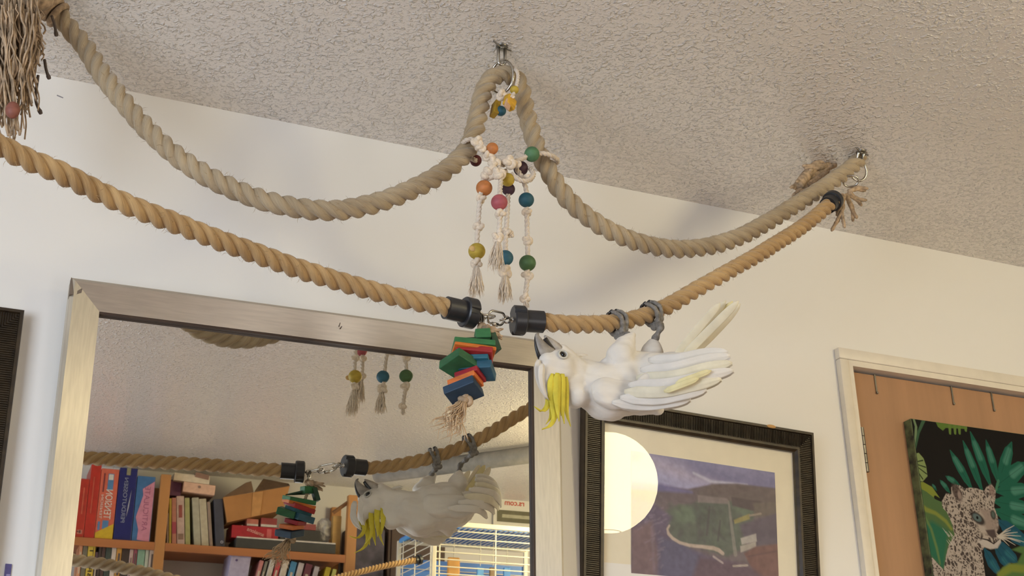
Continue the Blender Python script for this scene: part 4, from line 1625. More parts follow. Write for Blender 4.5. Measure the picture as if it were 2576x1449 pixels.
def feather(b, P, w, wdir, th=.0012, prof=None, cup=.25):
    """vane along a path: lens section with a raised shaft, rounded tip"""
    P = spline(P, .006)
    n = len(P)
    fr = frames(P, wdir)
    vs, fs = [], []
    S = 9
    for i in range(n):
        f = i / (n - 1)
        ww = w * (prof(f) if prof else (min(1, f * 5 + .35) * math.sqrt(max(0.02, 1 - max(0, (f - .72) / .28) ** 2.2))))
        T, N, B = fr[i]
        for k in range(S):
            s = -1 + 2 * k / (S - 1)
            z = -cup * ww * .5 * s * s + (th * .5 if k == S // 2 else 0)
            vs.append(P[i] + N * s * ww * .5 + B * z)
        for k in range(S):
            s = 1 - 2 * k / (S - 1)
            vs.append(P[i] + N * s * ww * .5 + B * (-cup * ww * .5 * s * s - th * (1 - s * s) - .0003))
    K = 2 * S
    for i in range(n - 1):
        for k in range(K):
            fs.append((i * K + k, i * K + (k + 1) % K, (i + 1) * K + (k + 1) % K, (i + 1) * K + k))
    fs.append(tuple(range(K))[::-1])
    fs.append(tuple(range((n - 1) * K, n * K)))
    b.add(vs, fs)


# crest: long feathers hanging from the crown, curling forward at the tips
taper = lambda f: (min(1, f * 4 + .5)) * max(.10, (1 - f ** 2.6))
crest = [
    (((1374, 975, 0), (1380, 1000, 0), (1377, 1022, 0), (1362, 1033, 0), (1343, 1022, 0)), 18, yellow_f),
    (((1392, 940, -.016), (1388, 975, -.014), (1393, 1020, -.004), (1395, 1050, -.004), (1384, 1070, -.004), (1364, 1079, -.004)), 24, yellow_f),
    (((1404, 938, -.021), (1402, 985, -.016), (1404, 1030, -.010), (1407, 1060, -.008)), 26, yellow_f),
    (((1416, 940, -.021), (1415, 985, -.015), (1416, 1035, -.008), (1420, 1066, -.006)), 24, yellow_f),
    (((1424, 948, -.018), (1426, 995, -.010), (1427, 1040, -.004), (1436, 1073, -.002)), 20, yellow_f),
    (((1396, 950, .012), (1394, 990, .014), (1398, 1030, .014), (1402, 1052, .012)), 24, yellow_f),
    (((1410, 950, .012), (1410, 1000, .014), (1412, 1045, .012)), 24, yellow_f),
    (((1384, 950, .008), (1384, 990, .010), (1388, 1020, .010), (1386, 1048, .010), (1374, 1066, .010)), 20, yellow_f),
]
for (p, w, m_) in crest:
    b = MB()
    feather(b, [bp_(*q) for q in p], w * ps, (1, 0, .12), .0016, taper, .35)
    b.build('crest_feather', m_, bird, smooth=True)
b = MB()                                              # white front feathers that cover the base of the crest
for (p, w) in ((((1357, 905, -.006), (1355, 940, -.006), (1362, 975, -.004), (1374, 1004, -.002)), 24), (((1366, 915, -.014), (1364, 950, -.014), (1370, 985, -.010), (1380, 1006, -.006)), 24),
               (((1357, 905, .010), (1355, 940, .010), (1362, 975, .008), (1374, 1002, .006)), 24)):
    feather(b, [bp_(*q) for q in p], w * ps, (1, .25, .1), .0016, taper, .3)
b.build('brow_feathers', white_f, bird, smooth=True)

# wings: folded, long primaries reaching back past the tail base
near = [((1540, 1012, -.036), (1620, 1020, -.044), (1690, 1012, -.042), (1738, 1004, -.036)), ((1560, 1000, -.042), (1650, 1004, -.050), (1725, 990, -.046), (1778, 980, -.038)),
        ((1570, 985, -.046), (1665, 986, -.054), (1755, 968, -.046), (1815, 953, -.036)), ((1580, 968, -.048), (1680, 965, -.055), (1775, 946, -.045), (1846, 931, -.032)),
        ((1600, 950, -.046), (1690, 946, -.052), (1775, 926, -.043), (1842, 912, -.032)), ((1610, 930, -.042), (1690, 925, -.048), (1768, 907, -.040), (1838, 894, -.030)),
        ((1630, 905, -.036), (1700, 904, -.042), (1765, 891, -.036), (1832, 884, -.028))]
far = [[(x, y + 6, -d + .012) for (x, y, d) in p] for p in near]
for wi, (side, set_) in enumerate((('near', near), ('far', far))):
    cov = MB()
    sgn = -1 if wi == 0 else 1
    cov.sphere(bp_(1585, 995, sgn * .030), (105 * ps, 24 * ps, 46 * ps), Matrix.Rotation(.0, 3, 'Y'), 24, 14)
    cov.sphere(bp_(1535, 990, sgn * .027), (62 * ps, 24 * ps, 48 * ps), Matrix.Rotation(.1, 3, 'Y'), 24, 14)
    cov.sphere(bp_(1660, 970, sgn * .034), (80 * ps, 18 * ps, 46 * ps), Matrix.Rotation(-.1, 3, 'Y'), 24, 14)
    wme = remeshed(cov, .003, 8)
    for v in wme.vertices:
        p = v.co
        v.co = p + v.normal * (noise.noise(V((p.x * 40, p.y * 90, p.z * 90))) * .003)
    wing = link('wing', wme, white_f, bird, True)
    for i, p in enumerate(set_):
        b = MB()
        feather(b, [bp_(*q) for q in p], (32 if i else 28) * ps, (0, sgn * .35, 1), .0014, None, .12)
        b.build('wing_feather', cream_f if i in (2, 4) else white_f, wing, smooth=True)
    if wi == 0:
        b = MB()
        for p in (((1670, 985, -.060), (1715, 968, -.059), (1758, 952, -.053)), ((1700, 965, -.060), (1745, 948, -.055), (1790, 932, -.048))):
            feather(b, [bp_(*q) for q in p], 17 * ps, (0, -.3, 1), .0014, None, .1)
        b.build('yellow_underwing', pale_yellow_f, wing, smooth=True, label='pale yellow tint under the wing')

# tail feathers fanned up behind
tail = [((1700, 905, .004), (1745, 850, .004), (1795, 795, .002), (1826, 756, 0)), ((1705, 905, .010), (1755, 852, .010), (1808, 798, .008), (1843, 758, .006)),
        ((1712, 905, -.006), (1765, 850, -.006), (1820, 795, -.008), (1858, 757, -.008)), ((1720, 905, .016), (1775, 858, .016), (1825, 806, .014), (1862, 764, .012)),
        ((1695, 900, -.010), (1738, 848, -.012), (1782, 796, -.014), (1812, 762, -.014))]
for i, p in enumerate(tail):
    b = MB()
    feather(b, [bp_(*q) for q in p], 26 * ps, (1, .3, -1), .0014, None, .10)
    b.build('tail_feather', cream_f if i != 1 else pale_yellow_f, bird, smooth=True)
b = MB()
for (p) in (((1440, 893, -.006), (1460, 891, -.008), (1479, 893, -.008)), ((1436, 897, .004), (1452, 895, .004), (1466, 897, .004))):
    feather(b, [bp_(*q) for q in p], 9 * ps, (0, .2, 1), .0012, None, .2)
b.build('loose_feathers', white_f, bird, smooth=True, kind='stuff')

# feet: two toes over the near side of the rope, two over the far side
def foot(rx, ry_, legp, lab):
    q = U(rx, ry_, 1.44)
    i = nearest(P_lr, q)
    C_ = P_lr[i]
    T = (P_lr[i + 1] - P_lr[i - 1]).normalized()
    upv = (V((0, 0, 1)) - T * T.z).normalized()
    out = T.cross(upv).normalized()
    if out.dot(cam_side) < 0:
        out = -out
    R = RL + .0030
    b = MB()
    for sgn, angs in ((1, (-100, -62, -25, 10, 45, 80)), (-1, (-100, -60, -20, 20, 60))):
        for off in (-.0048, .0048):
            pts = []
            for a in angs:
                a = math.radians(a)
                pts.append(C_ + T * off * (1.0 + .25 * math.sin(a * 2)) + (out * sgn * math.cos(a) + upv * math.sin(a)) * (R + .0010 * math.cos(a * 5)))
            P = spline(pts, .0018)
            n = len(P)
            b.tube(P, [.0046 * (1 - .35 * k / n) * (1 + .10 * math.sin(k * 1.1)) for k in range(n)], 10)
    heel = C_ - upv * (R + .0035)
    b.sphere(heel, (.0105, .0085, .0066), None, 16, 10)
    P = spline([heel - T * .010 - upv * .001, heel, legp[0], legp[1]], .002)
    n = len(P)
    b.tube(P, [.0050 + .0012 * math.sin(k * .7) for k in range(n)], 12)
    me = remeshed(b, .0011, 2, .4)
    link('foot', me, skin_grey, bird, True, None, lab)
    c = MB()
    for sgn, a0 in ((1, 80), (-1, 60)):
        for off in (-.0048, .0048):
            pts = []
            for k in range(4):
                a = math.radians(a0 + 14 * k)
                pts.append(C_ + T * off * 1.0 + (out * sgn * math.cos(a) + upv * math.sin(a)) * (R + .0012 - .0004 * k))
            c.tube(pts, [.0030, .0026, .0018, .0006], 8)
    c.build('claws', beak_dark, bird, smooth=True)
    return heel


foot(1552, 812, (bp_(1578, 843, -.016), bp_(1590, 850, -.020)), 'grey scaly foot nearer the head')
foot(1655, 783, (bp_(1662, 822, .008), bp_(1643, 862, .012)), 'grey scaly foot nearer the tail')

# ------------------------------------------------------------------ paper lantern (its reflection shows in the picture glass)
lan = thing('paper_lantern', 'round white paper lantern lamp hanging from the ceiling, seen reflected in the painting glass', 'lamp', LANTERN)
lm = bpy.data.materials.new('lit_paper')
lm.use_nodes = True
nt = lm.node_tree
e = nt.nodes.new('ShaderNodeEmission')
e.inputs[0].default_value = (1.0, .86, .52, 1)
e.inputs[1].default_value = LANTERN_POWER
nt.links.new(e.outputs[0], nt.nodes['Material Output'].inputs[0])
b = MB()
prof = []
for k in range(29):
    t = PI * (.085 + .83 * k / 28)
    prof.append((-LANTERN_R * math.cos(t), LANTERN_R * math.sin(t) * (1 - .006 * (k % 2))))
b.lathe(LANTERN, (0, 0, 1), prof, 48)
b.build('paper_shade', lm, lan, smooth=True)
b = MB()
for (d, r) in (prof[0], prof[-1]):
    MB().tube(torus_pts(LANTERN + V((0, 0, d)), (0, 0, 1), r, 32), .002, 6, closed=True).build('ring', steel_dull, lan, smooth=True)
MB().tube([LANTERN + V((0, 0, prof[-1][0])), (LANTERN.x, LANTERN.y, ZC)], .003, 8).build('cord', steel_dull, lan, smooth=True)

# ================================================================== the side of the room that the mirror shows
YF = -.816                                            # front edge of the bookcase


def mbox(name, l, r, bt_, tp, m, depth=.20, y=None, lean=0.0, parent=None, bev=.0015, label=None, cat=None, group=None, front=0.0):
    """box whose front face fills the mirror-image rectangle l..r x bt_..tp"""
    y = YF - .012 + front if y is None else y
    a, b_ = M(l, bt_, y), M(r, bt_, y)
    zt = M((l + r) / 2, tp, y).z
    z0 = (a.z + b_.z) / 2
    w, h = b_.x - a.x, zt - z0
    R = Matrix.Rotation(lean, 3, 'Y')
    piv = V(((a.x + b_.x) / 2, y - depth / 2, z0))
    o = MB().box(piv + R @ V((0, 0, h / 2)), (w, depth, h), R, min(bev, w * .2, h * .2)).build(name, m, parent)
    if cat:
        tag(o, label, cat, group)
    o['_w'], o['_h'] = w, h
    return o, piv, R, w, h, y


def clean(o):
    for k in ('_w', '_h'):
        if k in o:
            del o[k]


# bookcase: posts, boards, back
zb1 = M(300, 1357, YF).z                             # top of the upper shelf board
board_t = .018
xs_l = M(160, 1400, YF).x - .06
pmx = (M(383, 1440, YF).x, M(409, 1440, YF).x)
prx = (M(868, 1440, YF).x, M(893, 1440, YF).x)
zpost = M(405, 1192, YF).z
zpost_r = M(885, 1245, YF).z
case = thing('bookcase', 'pine bookcase with upright posts and shelves of games and books, seen in the mirror', 'bookcase', (xs_l, YF, 0))
for (x0, x1, zt) in ((xs_l - .03, xs_l, zpost), (pmx[0], pmx[1], zpost), (prx[0], prx[1], zpost_r)):
    for yy in (YF - .015, YB + .02):
        MB().box(((x0 + x1) / 2, yy, zt / 2), (x1 - x0, .030, zt), bev=.002).build('post', pine, case)
zsh = [zb1, zb1 - .36, zb1 - .72, .10]
for z in zsh:
    for (x0, x1) in ((xs_l, pmx[0]), (pmx[1], prx[0])):
        MB().box(((x0 + x1) / 2, (YF + YB) / 2, z - board_t / 2), (x1 - x0 - .001, YF - YB - .01, board_t), bev=.001).build('shelf', pine_h, case)
        MB().box(((x0 + x1) / 2, YF - .006, z - board_t / 2 - .006), (x1 - x0 - .001, .010, board_t + .010), bev=.001).build('shelf_rail', pine_h, case)
SB = {'L': (xs_l, pmx[0]), 'R': (pmx[1], prx[0])}


def on_shelf(o):
    """rest the box on the upper board"""
    mn = min((o.matrix_basis @ v.co).z for v in o.data.vertices)
    return mn


def standing(name, l, r, tp, m, label, group, depth=.20, lean=0.0, z=None, y=None, cat='book'):
    y = YF - .014 if y is None else y
    z = zb1 if z is None else z
    # solve the bottom row at height z
    xa, xb = None, None
    lo, hi = tp + 5, 1700
    for _ in range(30):
        mid = (lo + hi) / 2
        if M(l, mid, y).z > z:
            lo = mid
        else:
            hi = mid
    a, b_ = M(l, lo, y), M(r, lo, y)
    zt = M((l + r) / 2, tp, y).z
    w, h = abs(b_.x - a.x) - .0012, zt - z - .0005
    R = Matrix.Rotation(lean, 3, 'Y')
    # keep the lowest corner on the board
    lift = abs(math.sin(lean)) * w / 2
    piv = V(((a.x + b_.x) / 2, y - depth / 2, z + .0005 + lift))
    mb = MB().box(piv + R @ V((0, 0, h / 2)), (w, depth, h), R, min(.0015, w * .2))
    o = mb.build(name, m)
    tag(o, label, cat, group)
    front = piv + V((0, depth / 2 + .0003, 0))
    return o, front, R, w, h


# --- left bay, top shelf: tall game boxes
G = 'board games on the top shelf'
red_g = paint('game_red', (186, 54, 36), .35)
o, f0, R, w, h = standing('game_box', 187, 210, 1203, red_g, 'short red board game box at the far left of the top shelf', G, cat='game')
MB().box(f0 + R @ V((0, 0, h * .09)), (w * .6, .0006, h * .07), R).build('age_label', paint('pinkish', (196, 120, 100)), o)
text_part('lettering', '8+', .014, f0 + R @ V((.004, .0006, h * .07)), (-1, 0, 0), (0, 0, 1), paint('ink', (36, 30, 30)), o)
MB().box(f0 + R @ V((0, .0004, h * .62)), (w * .16, .0008, h * .46), R).build('spine_stripe', paint('game_red_light', (208, 96, 70)), o)
o, f0, R, w, h = standing('game_box', 210, 237, 1167, paint('game_red2', (190, 50, 34), .35), 'tall red board game box second from the left on the top shelf', G, cat='game')
MB().box(f0 + R @ V((-w * .1, .0004, h * .58)), (w * .10, .0008, h * .5), R).build('spine_stripe', paint('game_red_light', (208, 96, 70)), o)
o, f0, R, w, h = standing('game_box', 237, 283, 1178, paint('salmon', (216, 106, 80), .4), 'salmon orange board game box with white lettering between the red and the dark blue boxes', G, cat='game')
wht = paint('print_white', (225, 218, 205))
blu = paint('print_blue', (86, 132, 176))
for (sx, z0, z1, ww, m_) in ((.08, .70, .93, .32, blu), (.08, .84, .92, .26, wht), (.02, .14, .26, .34, blu), (-.34, .12, .24, .12, blu), (-.3, .66, .93, .07, paint('wine', (120, 50, 54)))):
    MB().box(f0 + R @ V((sx * w, .0003 + (.0002 if m_ is wht else 0), (z0 + z1) / 2 * h)), (ww * w, .0008, (z1 - z0) * h), R).build('spine_print', m_, o)
tri = MB()
for yy in (-.0001, .0012):
    tri.v += [tuple(f0 + V((-w * .49, yy, h * .005))), tuple(f0 + V((w * .49, yy, h * .005))), tuple(f0 + V((w * .49, yy, h * .22))), tuple(f0 + V((-w * .49, yy, h * .08)))]
tri.f += [(0, 3, 2, 1), (4, 5, 6, 7), (0, 1, 5, 4), (1, 2, 6, 5), (2, 3, 7, 6), (3, 0, 4, 7)]
tri.build('spine_corner', paint('print_yellow', (214, 178, 40)), o)
# the word runs up the spine; the mirror turns it round
def spine_text(txt, f0, w, h, z0, z1, xc, cap, m_, o, bold=.0):
    me = text_mesh(txt, 1.0, (0, 0, 0), (1, 0, 0), (0, 1, 0), depth=.0006)
    xs = [v.co.x for v in me.vertices]
    ys = [v.co.y for v in me.vertices]
    x0, x1, y0, y1 = min(xs), max(xs), min(ys), max(ys)
    for v in me.vertices:
        u_ = (v.co.x - x0) / (x1 - x0)
        t_ = (v.co.y - y0) / (y1 - y0)
        v.co = f0 + V((xc * w + (t_ - .5) * cap * w, .0012 + v.co.z * .3, h * (z0 + (z1 - z0) * u_)))
    return link('lettering', me, m_, o)


spine_text('TENSION', f0, w, h, .28, .70, .07, .40, wht, o)
spine_text('TENSION', f0, w, h, .28, .62, -.30, .14, wht, o)
o, f0, R, w, h = standing('game_box', 283.5, 330, 1176, paint('navy_box', (30, 34, 104), .35), 'dark blue board game box with pale vertical lettering', G, cat='game')
spine_text('PERDUTOSSEN', f0, w, h, .24, .86, -.08, .22, paint('print_lilac', (150, 154, 176)), o)
MB().box(f0 + V((w * .0, .0008, h * .95)), (w * .22, .0016, h * .10)).build('tape', paint('tape', (150, 144, 110)), o)
pk = MB()
for yy in (.0, .0012):
    pk.v += [tuple(f0 + V((w * a, yy, h * c))) for a, c in ((.14, .48), (.26, .70), (.20, .46), (.10, .32))]
pk.f += [(0, 3, 2, 1), (4, 5, 6, 7), (0, 1, 5, 4), (1, 2, 6, 5), (2, 3, 7, 6), (3, 0, 4, 7)]
pk.build('spine_print', paint('print_grey', (180, 178, 190)), o)
o, f0, R, w, h = standing('game_box', 330.5, 377, 1197, paint('blue_box', (66, 112, 160), .35), 'blue board game box with a pink starburst spine next to the post', G, cat='game')
pk = MB()
pts = [(-.22, .02), (.46, .0), (.48, .93), (-.16, .80), (-.10, .70), (-.40, .36), (-.20, .18)]
for yy in (.0, .0012):
    pk.v += [tuple(f0 + V((w * a, yy, h * c))) for a, c in pts]
k = len(pts)
pk.f += [tuple(range(k))[::-1], tuple(range(k, 2 * k))] + [(i, (i + 1) % k, k + (i + 1) % k, k + i) for i in range(k)]
pk.build('spine_print', paint('print_pink', (206, 136, 156)), o)
spine_text('ARTICULATE', f0, w, h, .16, .84, .12, .30, paint('print_mauve', (156, 88, 118)), o)

# --- left bay, lower shelf
z2 = zsh[1]
G2 = 'books on the second shelf of the left bay'
cols = [(172, (214, 150, 110), 1362, 'salmon paperback'), (181, (120, 112, 92), 1365, 'grey green hardback'), (194, (222, 190, 74), 1355, 'bright yellow book with black lettering'),
        (214, (92, 66, 74), 1385, 'short mauve book'), (222, (74, 56, 50), 1360, 'thin grey brown book'), (230, (84, 60, 54), 1366, 'dull brown book'), (240, (66, 74, 66), 1360, 'dark green book'),
        (255, (212, 196, 182), 1362, 'cream white book'), (268, (206, 150, 70), 1366, 'ochre orange book'), (282, (68, 52, 44), 1364, 'thick dark brown book'),
        (301, (200, 170, 160), 1378, 'pale pink slim book'), (312, (160, 84, 98), 1366, 'raspberry slim book'), (322, (138, 172, 148), 1363, 'mint green book with a dark picture'),
        (342, (204, 208, 184), 1368, 'pale green book'), (352, (216, 198, 180), 1368, 'thick cream book beside the post'), (371, None, 0, '')]
for i in range(len(cols) - 1):
    x, c, tp, lab = cols[i]
    r = cols[i + 1][0]
    o, f0, R, w, h = standing('book', x + 1.5, r + 1.0, tp + 2, paint('bk%d' % i, c), lab + ' on the shelf under the tall game boxes', G2, .17, z=z2, y=YF - .02)
    if i == 2:
        spine_text('BRITT', f0, w, h, .62, .93, 0, .55, paint('ink', (36, 30, 30)), o)
    elif i in (0, 3, 8, 10, 11, 14):
        MB().box(f0 + V((0, .0003, h * .80)), (w * .4, .0008, h * .22)).build('spine_label', paint('lbl%d' % (i % 3), ((206, 190, 168), (140, 108, 104), (96, 84, 80))[i % 3]), o)
    elif i == 12:
        MB().box(f0 + V((-w * .02, .0003, h * .60)), (w * .55, .0008, h * .12)).build('spine_picture', paint('dark_pic', (60, 74, 60)), o)

# --- right bay, top shelf
G3 = 'books leaning in the right bay'
for (l, r, tp, c, lab, ln2) in ((415, 420, 1290, (150, 128, 112), 'thin grey book against the post', -.08), (420.5, 427, 1253, (190, 166, 60), 'thin mustard yellow book', -.08),
                                (428, 440, 1252, (196, 132, 112), 'salmon and red book', -.09), (441, 461, 1248, (206, 178, 168), 'thick pale pink book in plastic wrap', -.10),
                                (462, 475, 1252, (170, 166, 110), 'olive yellow book', -.10), (484, 502, 1252, (176, 170, 148), 'pale grey book in plastic', -.13),
                                (503, 522, 1255, (190, 178, 152), 'cream book in clear plastic', -.14), (523, 532, 1262, (148, 140, 128), 'thin grey magazine', -.14),
                                (538, 562, 1256, (66, 66, 78), 'thick slate grey book beside the cardboard box', -.12)):
    o, f0, R, w, h = standing('book', l + 4, r + 4, tp, paint('r' + lab.split()[1] + lab.split()[0], c), lab + ' on the upper shelf right of the post', G3, .17, lean=-ln2 * -1.0, y=YF - .03)
    if 'slate' in lab:
        b = MB()
        b.tube(torus_pts(f0 + V((.004, .001, h * .10)), (0, 1, 0), .004, 16), .0014, 6, closed=True)
        b.build('emblem', paint('print_grey', (180, 178, 190)), o)
    if 'pink' in lab:
        MB().box(f0 + R @ V((0, .0004, h * .68)), (w * .45, .0008, h * .26), R).build('spine_label', paint('brick_label', (160, 84, 76)), o)
        MB().box(f0 + R @ V((0, .0004, h * .16)), (w * .7, .0008, h * .12), R).build('spine_label', paint('taupe_label', (146, 116, 98)), o)
    if 'salmon' in lab:
        MB().box(f0 + R @ V((0, .0004, h * .35)), (w * .9, .0008, h * .25), R).build('spine_label', paint('rasp', (176, 76, 92)), o)
ztop = M(480, 1246, YF - .03).z
o, *_ = mbox('game_box', 459, 540, 1241, 1216, paint('peach', (222, 178, 150)), .17, y=YF - .02, lean=.05, label='peach coloured long box lying on top of the leaning books', cat='box')
clean(o)
fx = M(502, 1225, YF - .0195)
b = MB()
b.lathe(fx + V((0, .000, 0)), (0, 1, 0), [(-.001, .005), (.0012, .005)], 20)
b.build('emblem', paint('taupe_label', (146, 116, 98)), o)
o, *_ = mbox('book', 436, 527, 1213, 1194, paint('cream_book', (218, 200, 172)), .17, y=YF - .02, lean=.05, label='cream book lying flat on the peach box at the very top', cat='book')
clean(o)
o, *_ = mbox('book', 490, 525, 1203, 1191, paint('brown_card', (146, 110, 90)), .10, y=YF - .015, lean=.15, label='small brown booklet on top of the cream book', cat='book')
clean(o)
o, *_ = mbox('box', 424, 454, 1247, 1207, paint('plum_box', (112, 64, 90)), .14, y=YF - .05, lean=.02, label='plum coloured carton behind the top of the post', cat='box')
clean(o)

# cardboard box, tilted, one flap up
card = mat('cardboard', (178, 124, 70), .8, var=.08, scale=12)
card_in = mat('cardboard_inside', (110, 84, 58), .85)
cbx = thing('cardboard_box', 'brown cardboard box with open flaps tilted on the upper shelf', 'box', M(640, 1300, YF - .03))
yb = YF - .02
q = [M(572, 1314, yb), M(712, 1283, yb), M(729, 1223, yb), M(562, 1251, yb)]
dd_ = V((0, -.18, 0))
MB().hexa([q[0], q[1], q[2], q[3], q[0] + dd_, q[1] + dd_, q[2] + dd_, q[3] + dd_]).build('carton', card, cbx)
def flap(a, b2, c, d2, nm):
    t_ = V((0, 0, .0025))
    MB().hexa([a, b2, c, d2, a + t_, b2 + t_, c + t_, d2 + t_]).build(nm, card_in, cbx)
flap(M(562, 1251, yb), M(638, 1238, yb), M(632, 1212, yb + .03), M(618, 1216, yb + .03), 'flap')
flap(M(640, 1238, yb), M(729, 1223, yb), M(726, 1218, yb - .04), M(662, 1206, yb - .05), 'flap')
tp_ = [M(632, 1300, yb + .001), M(654, 1296, yb + .001), M(662, 1236, yb + .001), M(636, 1240, yb + .001)]
yy_ = V((0, .0008, 0))
MB().hexa(tp_ + [p + yy_ for p in tp_]).build('tape', mat('packing_tape', (196, 142, 84), .3), cbx)

# flat tray, red tin, dark case, small things and a clear bag
o, f0, R, w, h = standing('tray', 592, 845, 1361, paint('tray_dark', (60, 58, 54)), 'long flat dark tray with a white rim on the upper shelf', None, .16, y=YF - .006, cat='tray')
MB().box(f0 + V((0, -.004, h + .002)), (w * .99, .016, .005)).build('rim', paint('tray_rim', (206, 196, 184)), o)
ztr = f0.z + h + .0045
o, f0, R, w, h = standing('game_box', 581, 700, 1324, paint('crimson', (176, 34, 46), .35), 'crimson game box lying on the long tray', None, .12, z=ztr, y=YF - .04, cat='game')
ink = paint('print_salmon', (226, 150, 140))
me2 = text_mesh('amaions', .020, f0 + V((w * .18, .0016, h * .22)), (-1, 0, .30), (.30, 0, 1), depth=.0006, bold=.0005)
link('lettering', me2, ink, o)
MB().box(f0 + V((w * .30, .0003, h * .5)), (w * .10, .0008, h * .7)).build('side_label', paint('crimson_light', (206, 96, 96)), o)
for (l, r, tp, c, lab) in ((655, 697, 1303, (150, 60, 56), 'small red and white carton on the crimson box'), (620, 650, 1305, (196, 116, 96), 'small crumpled pink packet under the cardboard box')):
    o, f1, R, w1, h1 = standing('packet', l, r, tp, paint(lab.split()[1] + 'pk', c), lab, None, .08, z=f0.z + h + .0008, y=YF - .045, cat='packet')
    MB().box(f1 + V((0, .0003, h1 * .15)), (w1 * .98, .0008, h1 * .26)).build('label', paint('tray_rim', (206, 196, 184)), o)
o, f0, R, w, h = standing('case', 703, 806, 1332, paint('charcoal', (58, 55, 52)), 'charcoal flat case on the long tray behind the toy reflection', None, .12, z=ztr, y=YF - .05, cat='case')
o, f1, R, w1, h1 = standing('game_box', 762, 795, 1318, paint('dusty_red', (150, 70, 66)), 'small dusty red box on the charcoal case', None, .09, z=f0.z + h + .0008, y=YF - .055, cat='box')
bag_m = bpy.data.materials.new('clear_bag')
bag_m.use_nodes = True
bb = bag_m.node_tree.nodes['Principled BSDF']
bb.inputs['Base Color'].default_value = (.72, .70, .66, 1)
bb.inputs['Alpha'].default_value = .55
bb.inputs['Roughness'].default_value = .25
b = MB()
b.sphere(M(815, 1335, YF - .10) + V((0, 0, .0)), (.030, .035, .045), None, 22, 14)
me = remeshed(b, .004, 0)
for v in me.vertices:
    v.co = v.co + v.normal * (.010 * noise.noise(v.co * 60) + .004 * noise.noise(v.co * 170))
bg = link('plastic_bag', me, bag_m, None, True)
tag(bg, 'crumpled clear plastic bag at the right end of the upper shelf', 'bag')
bl_m = mat('blond_wood', (190, 150, 86), .6)
o, f0, R, w, h = standing('wooden_block', 833, 855, 1297, bl_m, 'upright blond wooden block beside the right post', None, .03, y=YF - .05, cat='block')
st_ = MB()
pa, pb_ = M(838, 1290, YF - .05), M(878, 1262, YF - .02)
st_.tube([pa, pb_], .0075, 4)
o = st_.build('wooden_stick', mat('brown_stick', (140, 98, 60), .6))
tag(o, 'brown wooden stick propped against the right post of the bookcase', 'stick')

# --- right bay, lower shelf: row of tilted books
G4 = 'tilted books on the second shelf of the right bay'
o, f0, R, w, h = standing('folder', 540, 592, 1393, paint('lavender', (176, 168, 192)), 'lavender folder with a small violet emblem on the lower shelf', None, .16, z=z2, y=YF - .02, lean=.10, cat='folder')
b = MB()
b.lathe(f0 + R @ V((-w * .2, -.0005, h * .93)), (0, 1, 0), [(0, .0045), (.0012, .0045)], 20)
b.build('emblem', paint('violet_em', (92, 74, 120)), o)
for (l, r, tp, c, lab) in ((598, 611, 1402, (196, 128, 124), 'rose pink'), (612, 622, 1404, (130, 126, 112), 'grey'), (624, 640, 1400, (206, 198, 188), 'white'), (641, 656, 1400, (190, 72, 76), 'red'),
                           (657, 676, 1402, (214, 202, 184), 'cream'), (679, 697, 1406, (76, 140, 178), 'sky blue'), (699, 716, 1409, (198, 186, 182), 'white and pink'),
                           (718, 738, 1412, (118, 60, 70), 'maroon'), (742, 757, 1418, (190, 180, 176), 'pale grey'), (772, 787, 1420, (204, 182, 50), 'bright yellow'), (790, 803, 1425, (206, 204, 110), 'lime yellow')):
    o, f0, R, w, h = standing('book', l - 6, r - 8, tp, paint('t' + lab.replace(' ', ''), c), lab + ' book tilted to the right on the lower shelf of the right bay', G4, .16, z=z2, y=YF - .02, lean=.20)
    MB().box(f0 + R @ V((0, .0003, h * .82)), (w * .4, .0008, h * .12), R).build('spine_label', paint('lbl0', (206, 190, 168)), o)

# dark cupboard and grey clutter to the right of the bookcase
dk = mat('dark_cupboard', (84, 62, 50), .6, var=.15, scale=5, stretch=(1, 1, .4))
cx0, cx1 = M(975, 1420, -.95).x, M(1120, 1420, -.95).x
cup = MB().box(((cx0 + cx1) / 2, -1.03, M(1000, 1300, -.95).z / 2), (cx1 - cx0, .15, M(1000, 1300, -.95).z), bev=.003).build('cupboard', dk)
tag(cup, 'dark brown cupboard behind the cage, right of the bookcase', 'cupboard')
MB().box(((cx0 + cx1) / 2, -.952, M(1000, 1300, -.95).z / 2), ((cx1 - cx0) * .9, .008, M(1000, 1300, -.95).z * .96), bev=.002).build('cupboard_door', dk, cup)
gc = MB()
x0, x1 = prx[1] + .01, cx0 - .01
o = MB().box(((x0 + x1) / 2, -1.03, M(930, 1325, -.95).z / 2), (x1 - x0, .14, M(930, 1325, -.95).z), bev=.01).build('fabric_bin', mat('slate_fabric', (104, 98, 106), .9, var=.3, scale=18, bump=.5, bscale=60))
tag(o, 'tall slate grey fabric bin between bookcase and cupboard', 'bin')

# grey roller and white banner on the wall
def at_height(px, py, z):
    lo_, hi_ = YB, 1.0
    for _ in range(40):
        md_ = (lo_ + hi_) / 2
        if M(px, py, md_).z > z:
            lo_ = md_
        else:
            hi_ = md_
    return M(px, py, lo_)


